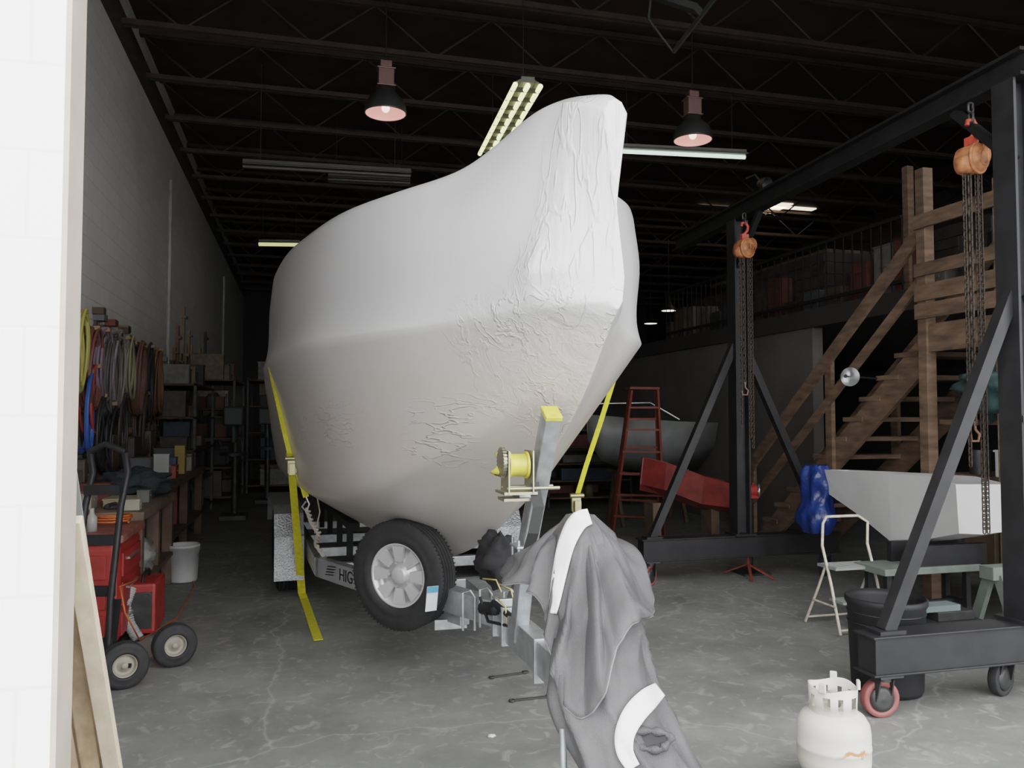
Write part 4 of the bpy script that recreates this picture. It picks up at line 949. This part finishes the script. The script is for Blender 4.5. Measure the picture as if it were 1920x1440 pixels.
for i,(x,y,sx_,sy,sz,c) in enumerate(cases):
    z=.86 if y<8.5 else .9
    g=G().box((x,y,z+sz/2),(sx_,sy,sz));g.box((x,y,z+sz),(sx_*1.04,sy*1.04,.015));g.box((x+sx_*.52,y,z+sz*.6),(.01,sy*.3,.02));part(g,"tool_case",mat("case_%d"%i,c,.6),label="small tool case on workbench",cat="tool case",group="tool cases on workbenches",bevel=.006)
g=G();x,y=-1.35,7.0
g.beam((x-.15,y,.875),(x+.1,y+.15,.875),.05,.02);g.cyl((x-.13,y-.03,.885),(x-.1,y+.2,.885),.02,n=10);part(g,"hammer",dsteel,label="hammer lying on workbench top",cat="hammer")
part(G().lump(V(-1.32,7.3,.44),(.14,.2,.13),.3,3,seed=8,n=30,m=18),"plastic_bag",mat("clear_bag",(.26,.26,.25),.4),label="crumpled translucent plastic bag under workbench",cat="bag")
part(G().bb((-1.9,7.6,.31),(-1.4,8.2,.62)).bb((-1.42,7.8,.45),(-1.38,8.0,.48)),"storage_box",mat("cardboard",(.2,.13,.08),.8),label="brown cardboard box under workbench",cat="box",bevel=.006)
for i,(y,hh,c) in enumerate(((9.2,.4,(.12,.09,.06)),(9.8,.35,(.05,.05,.055)),(10.5,.45,(.15,.04,.03)),(11.2,.4,(.08,.07,.06)))):
    part(G().bb((-1.9,y-.22,.31),(-1.42,y+.22,.31+hh)).bb((-1.42,y-.06,.31+hh*.6),(-1.40,y+.06,.31+hh*.6+.03)),"storage_box",mat("underbox_%d"%i,c,.7),label="worn storage box under long workbench",cat="box",group="boxes under workbench",bevel=.006)
p=FL(343,1090);e=empty("bucket",V(p.x,p.y,0),"white plastic five-gallon bucket on concrete floor","bucket")
part(G().lathe([(.001,.005),(.125,.005),(.13,.02),(.145,.30),(.15,.30),(.15,.33),(.152,.33),(.152,.36),(.143,.36),(.14,.32),(.12,.02),(.001,.015)],V(p.x,p.y,0),n=36),"body",mat("bucket_white",(.42,.42,.41),.5),e)
g=G();cc=V(p.x,p.y,.33);g.tube([cc+V(.155*math.cos(t),-.155*abs(math.sin(t))*.4-.02,-.12*math.sin(t)) for t in[math.pi*i/12 for i in range(13)]],.003,6);part(g,"handle",chrome,e)
p=FL(268,1190);c=V(p.x,p.y,0);e=empty("portable_welder",c,"small red portable welder with grey ribbed hose","welder")
part(G().box(c+V(0,.1,.21),(.2,.42,.36)),"body",redp,e,bevel=.02)
part(G().box(c+V(0,-.115,.2),(.15,.01,.26)).cyl(c+V(.04,-.12,.3),c+V(.04,-.14,.3),.02,n=12),"front_panel",dsteel,e)
part(G().tube([c+V(0,-.05,.39),c+V(0,-.04,.44),c+V(0,.2,.44),c+V(0,.22,.39)],.01,8),"handle",blk,e)
g=G();P0=[c+V(-.07,-.1,.36),c+V(-.1,-.15,.25),c+V(-.06,-.18,.12),c+V(.0,-.2,.03)]
for i in range(26):
    t=i/25*3;j=min(int(t),2);q=P0[j].lerp(P0[j+1],t-j);g.torus(q,(P0[j+1]-P0[j]),.034,.009,14,5)
hz_=part(g,"hose",mat("ribbed_grey",(.35,.35,.35),.5),e)
g=G();g.tube([c+V(-.05,.0,.4),U(225,1100,5.2),U(235,1150,5.0),FL(262,1200,.01),FL(330,1160,.01),FL(365,1100,.01),FL(352,1060,.01)],.006,6);part(g,"power_cord",mat("orange_cord",(.45,.11,.03),.5),e)
# hand truck
hc=FL(238,1290);c=V(hc.x,hc.y,0);HT=empty("hand_truck",c,"black steel hand truck with pneumatic tires","hand truck")
g=G()
ax=V(.96,-.28,0).normalized();bk=V(.28,.96,0)
for k in(-.34,-.12):
    o=c+ax*k
    g.tube([o+V(0,0,.06),o+bk*.02+V(0,0,.5),o+bk*.12+V(0,0,1.05),o+bk*.2+V(0,0,1.25),o+bk*.16+V(0,0,1.38)],.02,8)
for z in(.25,.55,.85,1.15): g.beam(c+ax*-.34+bk*(.02+z*.08)+V(0,0,z),c+ax*-.12+bk*(.02+z*.08)+V(0,0,z),.03,.06)
g.tube([c+ax*-.34+bk*.16+V(0,0,1.38),c+ax*-.23+bk*.14+V(0,0,1.43),c+ax*-.12+bk*.16+V(0,0,1.38)],.02,8)
g.box(c+ax*-.24-bk*.12+V(0,0,.04),(.36,.24,.012),(ax,bk,V(0,0,1)))
g.cyl(c+ax*-.42+V(0,0,.13),c+ax*.02+V(0,0,.13),.014,n=8)
g.beam(c+ax*-.12+V(0,0,.13),c+ax*-.12+bk*.08+V(0,0,.5),.05,.05)
part(g,"frame",blk,HT)
for k,o2 in((-.02,0),(.09,.42)):
    wheel(HT,c+ax*k+bk*o2*1.0+V(0,0,.135),V(.35,-.94,0),.135,.09,spoke=False,rimmat=mat("tan_rim",(.28,.25,.20),.5),rr=.5)
tg=G().box(c+ax*-.25-bk*.03+V(0,0,.42),(.12,.004,.09),(ax,bk,V(0,0,1)));tp=part(tg,"number_plate",mat("plate_dull",(.3,.28,.25),.6),HT)
text("2",.09,basis(c+ax*-.25-bk*.034+V(0,0,.42),ax,(0,0,1)),blk,tp,"lettering")
# ------------------------------------------------ leaning boards
tanb=mat("board_tan",(.36,.26,.16),.7,0,.3,5,stretch=(6,6,.6));lightb=mat("board_light",(.56,.46,.34),.7,0,.15,5,stretch=(6,6,.6))
bd=[(-.527,.045,1.35,lightb,2.98,"pale pine board leaning beside door jamb"),(-.585,.05,1.5,tanb,2.94,"tan plank leaning beside door opening"),(-.645,.05,1.42,wood2,2.99,"light narrow board leaning beside door opening"),(-.705,.05,1.5,tanb,2.93,"tan plank leaning against front wall corner"),(-.765,.05,1.5,lightb,2.97,"pale plank leaning against front wall corner")]
for i,(x,wd,h_,mt,y0,lab) in enumerate(bd):
    part(G().beam(V(x,y0,0.012),V(x-.01,2.14+.02,h_),wd,.03,up=(0,1,0)),"leaning_board",mt,label=lab,cat="board",group="boards leaning by door",bevel=.002)
g=G();g.beam(V(-.66,3.32,.005),V(-.64,2.2,1.75),.12,.006,up=(0,1,0));
part(g,"leaning_sheet",mat("frosted_sheet",(.26,.27,.26),.4),label="thin frosted plastic sheet leaning behind boards",cat="sheet")
# ------------------------------------------------ hoses on wall
def coil(u,v,col,rz,ry,loops,r,lab,nm,seed):
    rnd=random.Random(seed);p=PX(u,v,WX+.17);e=empty(nm,p,lab,"hose coil" if "hose" in nm else "cable coil","coils hung on wall")
    pts=[]
    ph=[(rnd.uniform(-.03,.03),rnd.uniform(.8,1.15),rnd.uniform(.85,1.15)) for _ in range(loops+1)]
    K=22
    for i in range(loops*K):
        t=2*math.pi*i/K;j=i//K;f=(i%K)/K;a=[ph[j][q]*(1-f)+ph[j+1][q]*f for q in range(3)]
        pts.append(p+V(.06*math.sin(t*.31+j)+a[0],ry*math.sin(t)*a[1],-rz+rz*math.cos(t)*a[2]))
    part(G().tube(pts,r,6),"coil",mat(nm+"_%d"%seed,col,.5),e)
    g=G();g.beam(V(WX,p.y,p.z),p+V(.08,0,.02),.035,.035);part(g,"wall_hook",mat("hook_wood",(.3,.2,.1),.7),e)
coil(147,588,(.42,.38,.10),.34,.17,10,.014,"yellow air hose coiled on wall hook","air_hose",1)
coil(170,618,(.16,.06,.05),.38,.22,9,.015,"maroon hose coiled on wall hook","air_hose",2)
coil(190,622,(.20,.15,.19),.34,.26,10,.016,"mauve-grey cable coiled on wall hook","power_cable",3)
coil(203,630,(.10,.09,.09),.40,.22,8,.014,"dark grey cable coiled on wall hook","power_cable",13)
coil(215,626,(.22,.20,.19),.38,.24,10,.014,"grey cable coiled on wall hook","power_cable",4)
coil(238,636,(.28,.27,.18),.33,.25,9,.014,"faded beige cable coiled on wall hook","power_cable",5)
coil(258,645,(.18,.09,.07),.42,.25,8,.014,"brown cord coiled on wall hook","power_cable",6)
coil(278,652,(.04,.035,.035),.48,.3,9,.016,"black cord coiled on wall hook","power_cable",7)
coil(296,658,(.22,.10,.06),.44,.3,7,.014,"rust-coloured cord coiled on wall hook","power_cable",8)
coil(158,700,(.04,.10,.34),.36,.22,4,.016,"blue water hose hanging in loose loops","water_hose",9)
coil(172,690,(.36,.05,.04),.30,.2,3,.014,"red hose hanging in loose loops","air_hose",10)
coil(185,745,(.03,.03,.03),.34,.30,3,.016,"black hose hanging in loose loops","air_hose",11)
coil(205,760,(.025,.025,.03),.36,.34,4,.014,"black cord hanging in wide loops","power_cable",15)
coil(225,740,(.05,.04,.04),.40,.30,5,.015,"black cable hanging in loose loops","power_cable",12)
coil(268,740,(.07,.05,.045),.40,.35,6,.015,"dark brown cable hanging in loose loops","power_cable",14)
rnd=random.Random(4)
for i in range(16):
    y=PX(322+i*5.2,700,WX+.03).y;z=2.25+rnd.uniform(-.5,.75);h_=rnd.uniform(.35,.95);c=rnd.choice([(.16,.10,.06),(.07,.05,.04),(.2,.15,.1),(.04,.04,.04)])
    g=G();g.bb((WX,y-.06,z),(WX+.05,y+.06,z+h_));g.bb((WX,y-.12,z+h_*.75),(WX+.09,y+.12,z+h_*.8));g.cyl((WX+.04,y,z-.15),(WX+.04,y,z+.02),.02,n=8)
    part(g,"wall_clamp",mat("clampcol_%d"%int(c[0]*100),c,.7),label="wooden clamp or tool hung on block wall",cat="clamp",group="clamps on wall")
for i in range(130):
    y=rnd.uniform(8.7,14.8);z=.98+rnd.uniform(0,1.3);h_=rnd.uniform(.15,.45);c=rnd.choice([(.16,.10,.06),(.05,.035,.03),(.12,.12,.12),(.03,.03,.03),(.15,.04,.03),(.08,.05,.035),(.12,.11,.10),(.18,.15,.11)])
    g=G();g.beam((WX+.02,y,z),(WX+.02,y+rnd.uniform(-.1,.1),z+h_),.03,.035);g.box((WX+.055,y,z+h_),(.11,rnd.uniform(.08,.2),.07));part(g,"hand_tool",mat("toolcol_%d"%int(c[0]*100+c[1]*10),c,.6),label="hand tool hanging on block wall",cat="tool",group="tools on wall")
for z in(1.25,1.7,2.1):
    part(G().bb((WX,8.6,z-.03),(WX+.02,14.8,z+.03)),"tool_rail",wooddk,label="dark wooden tool rail fixed on block wall",cat="rail",group="tool rails")
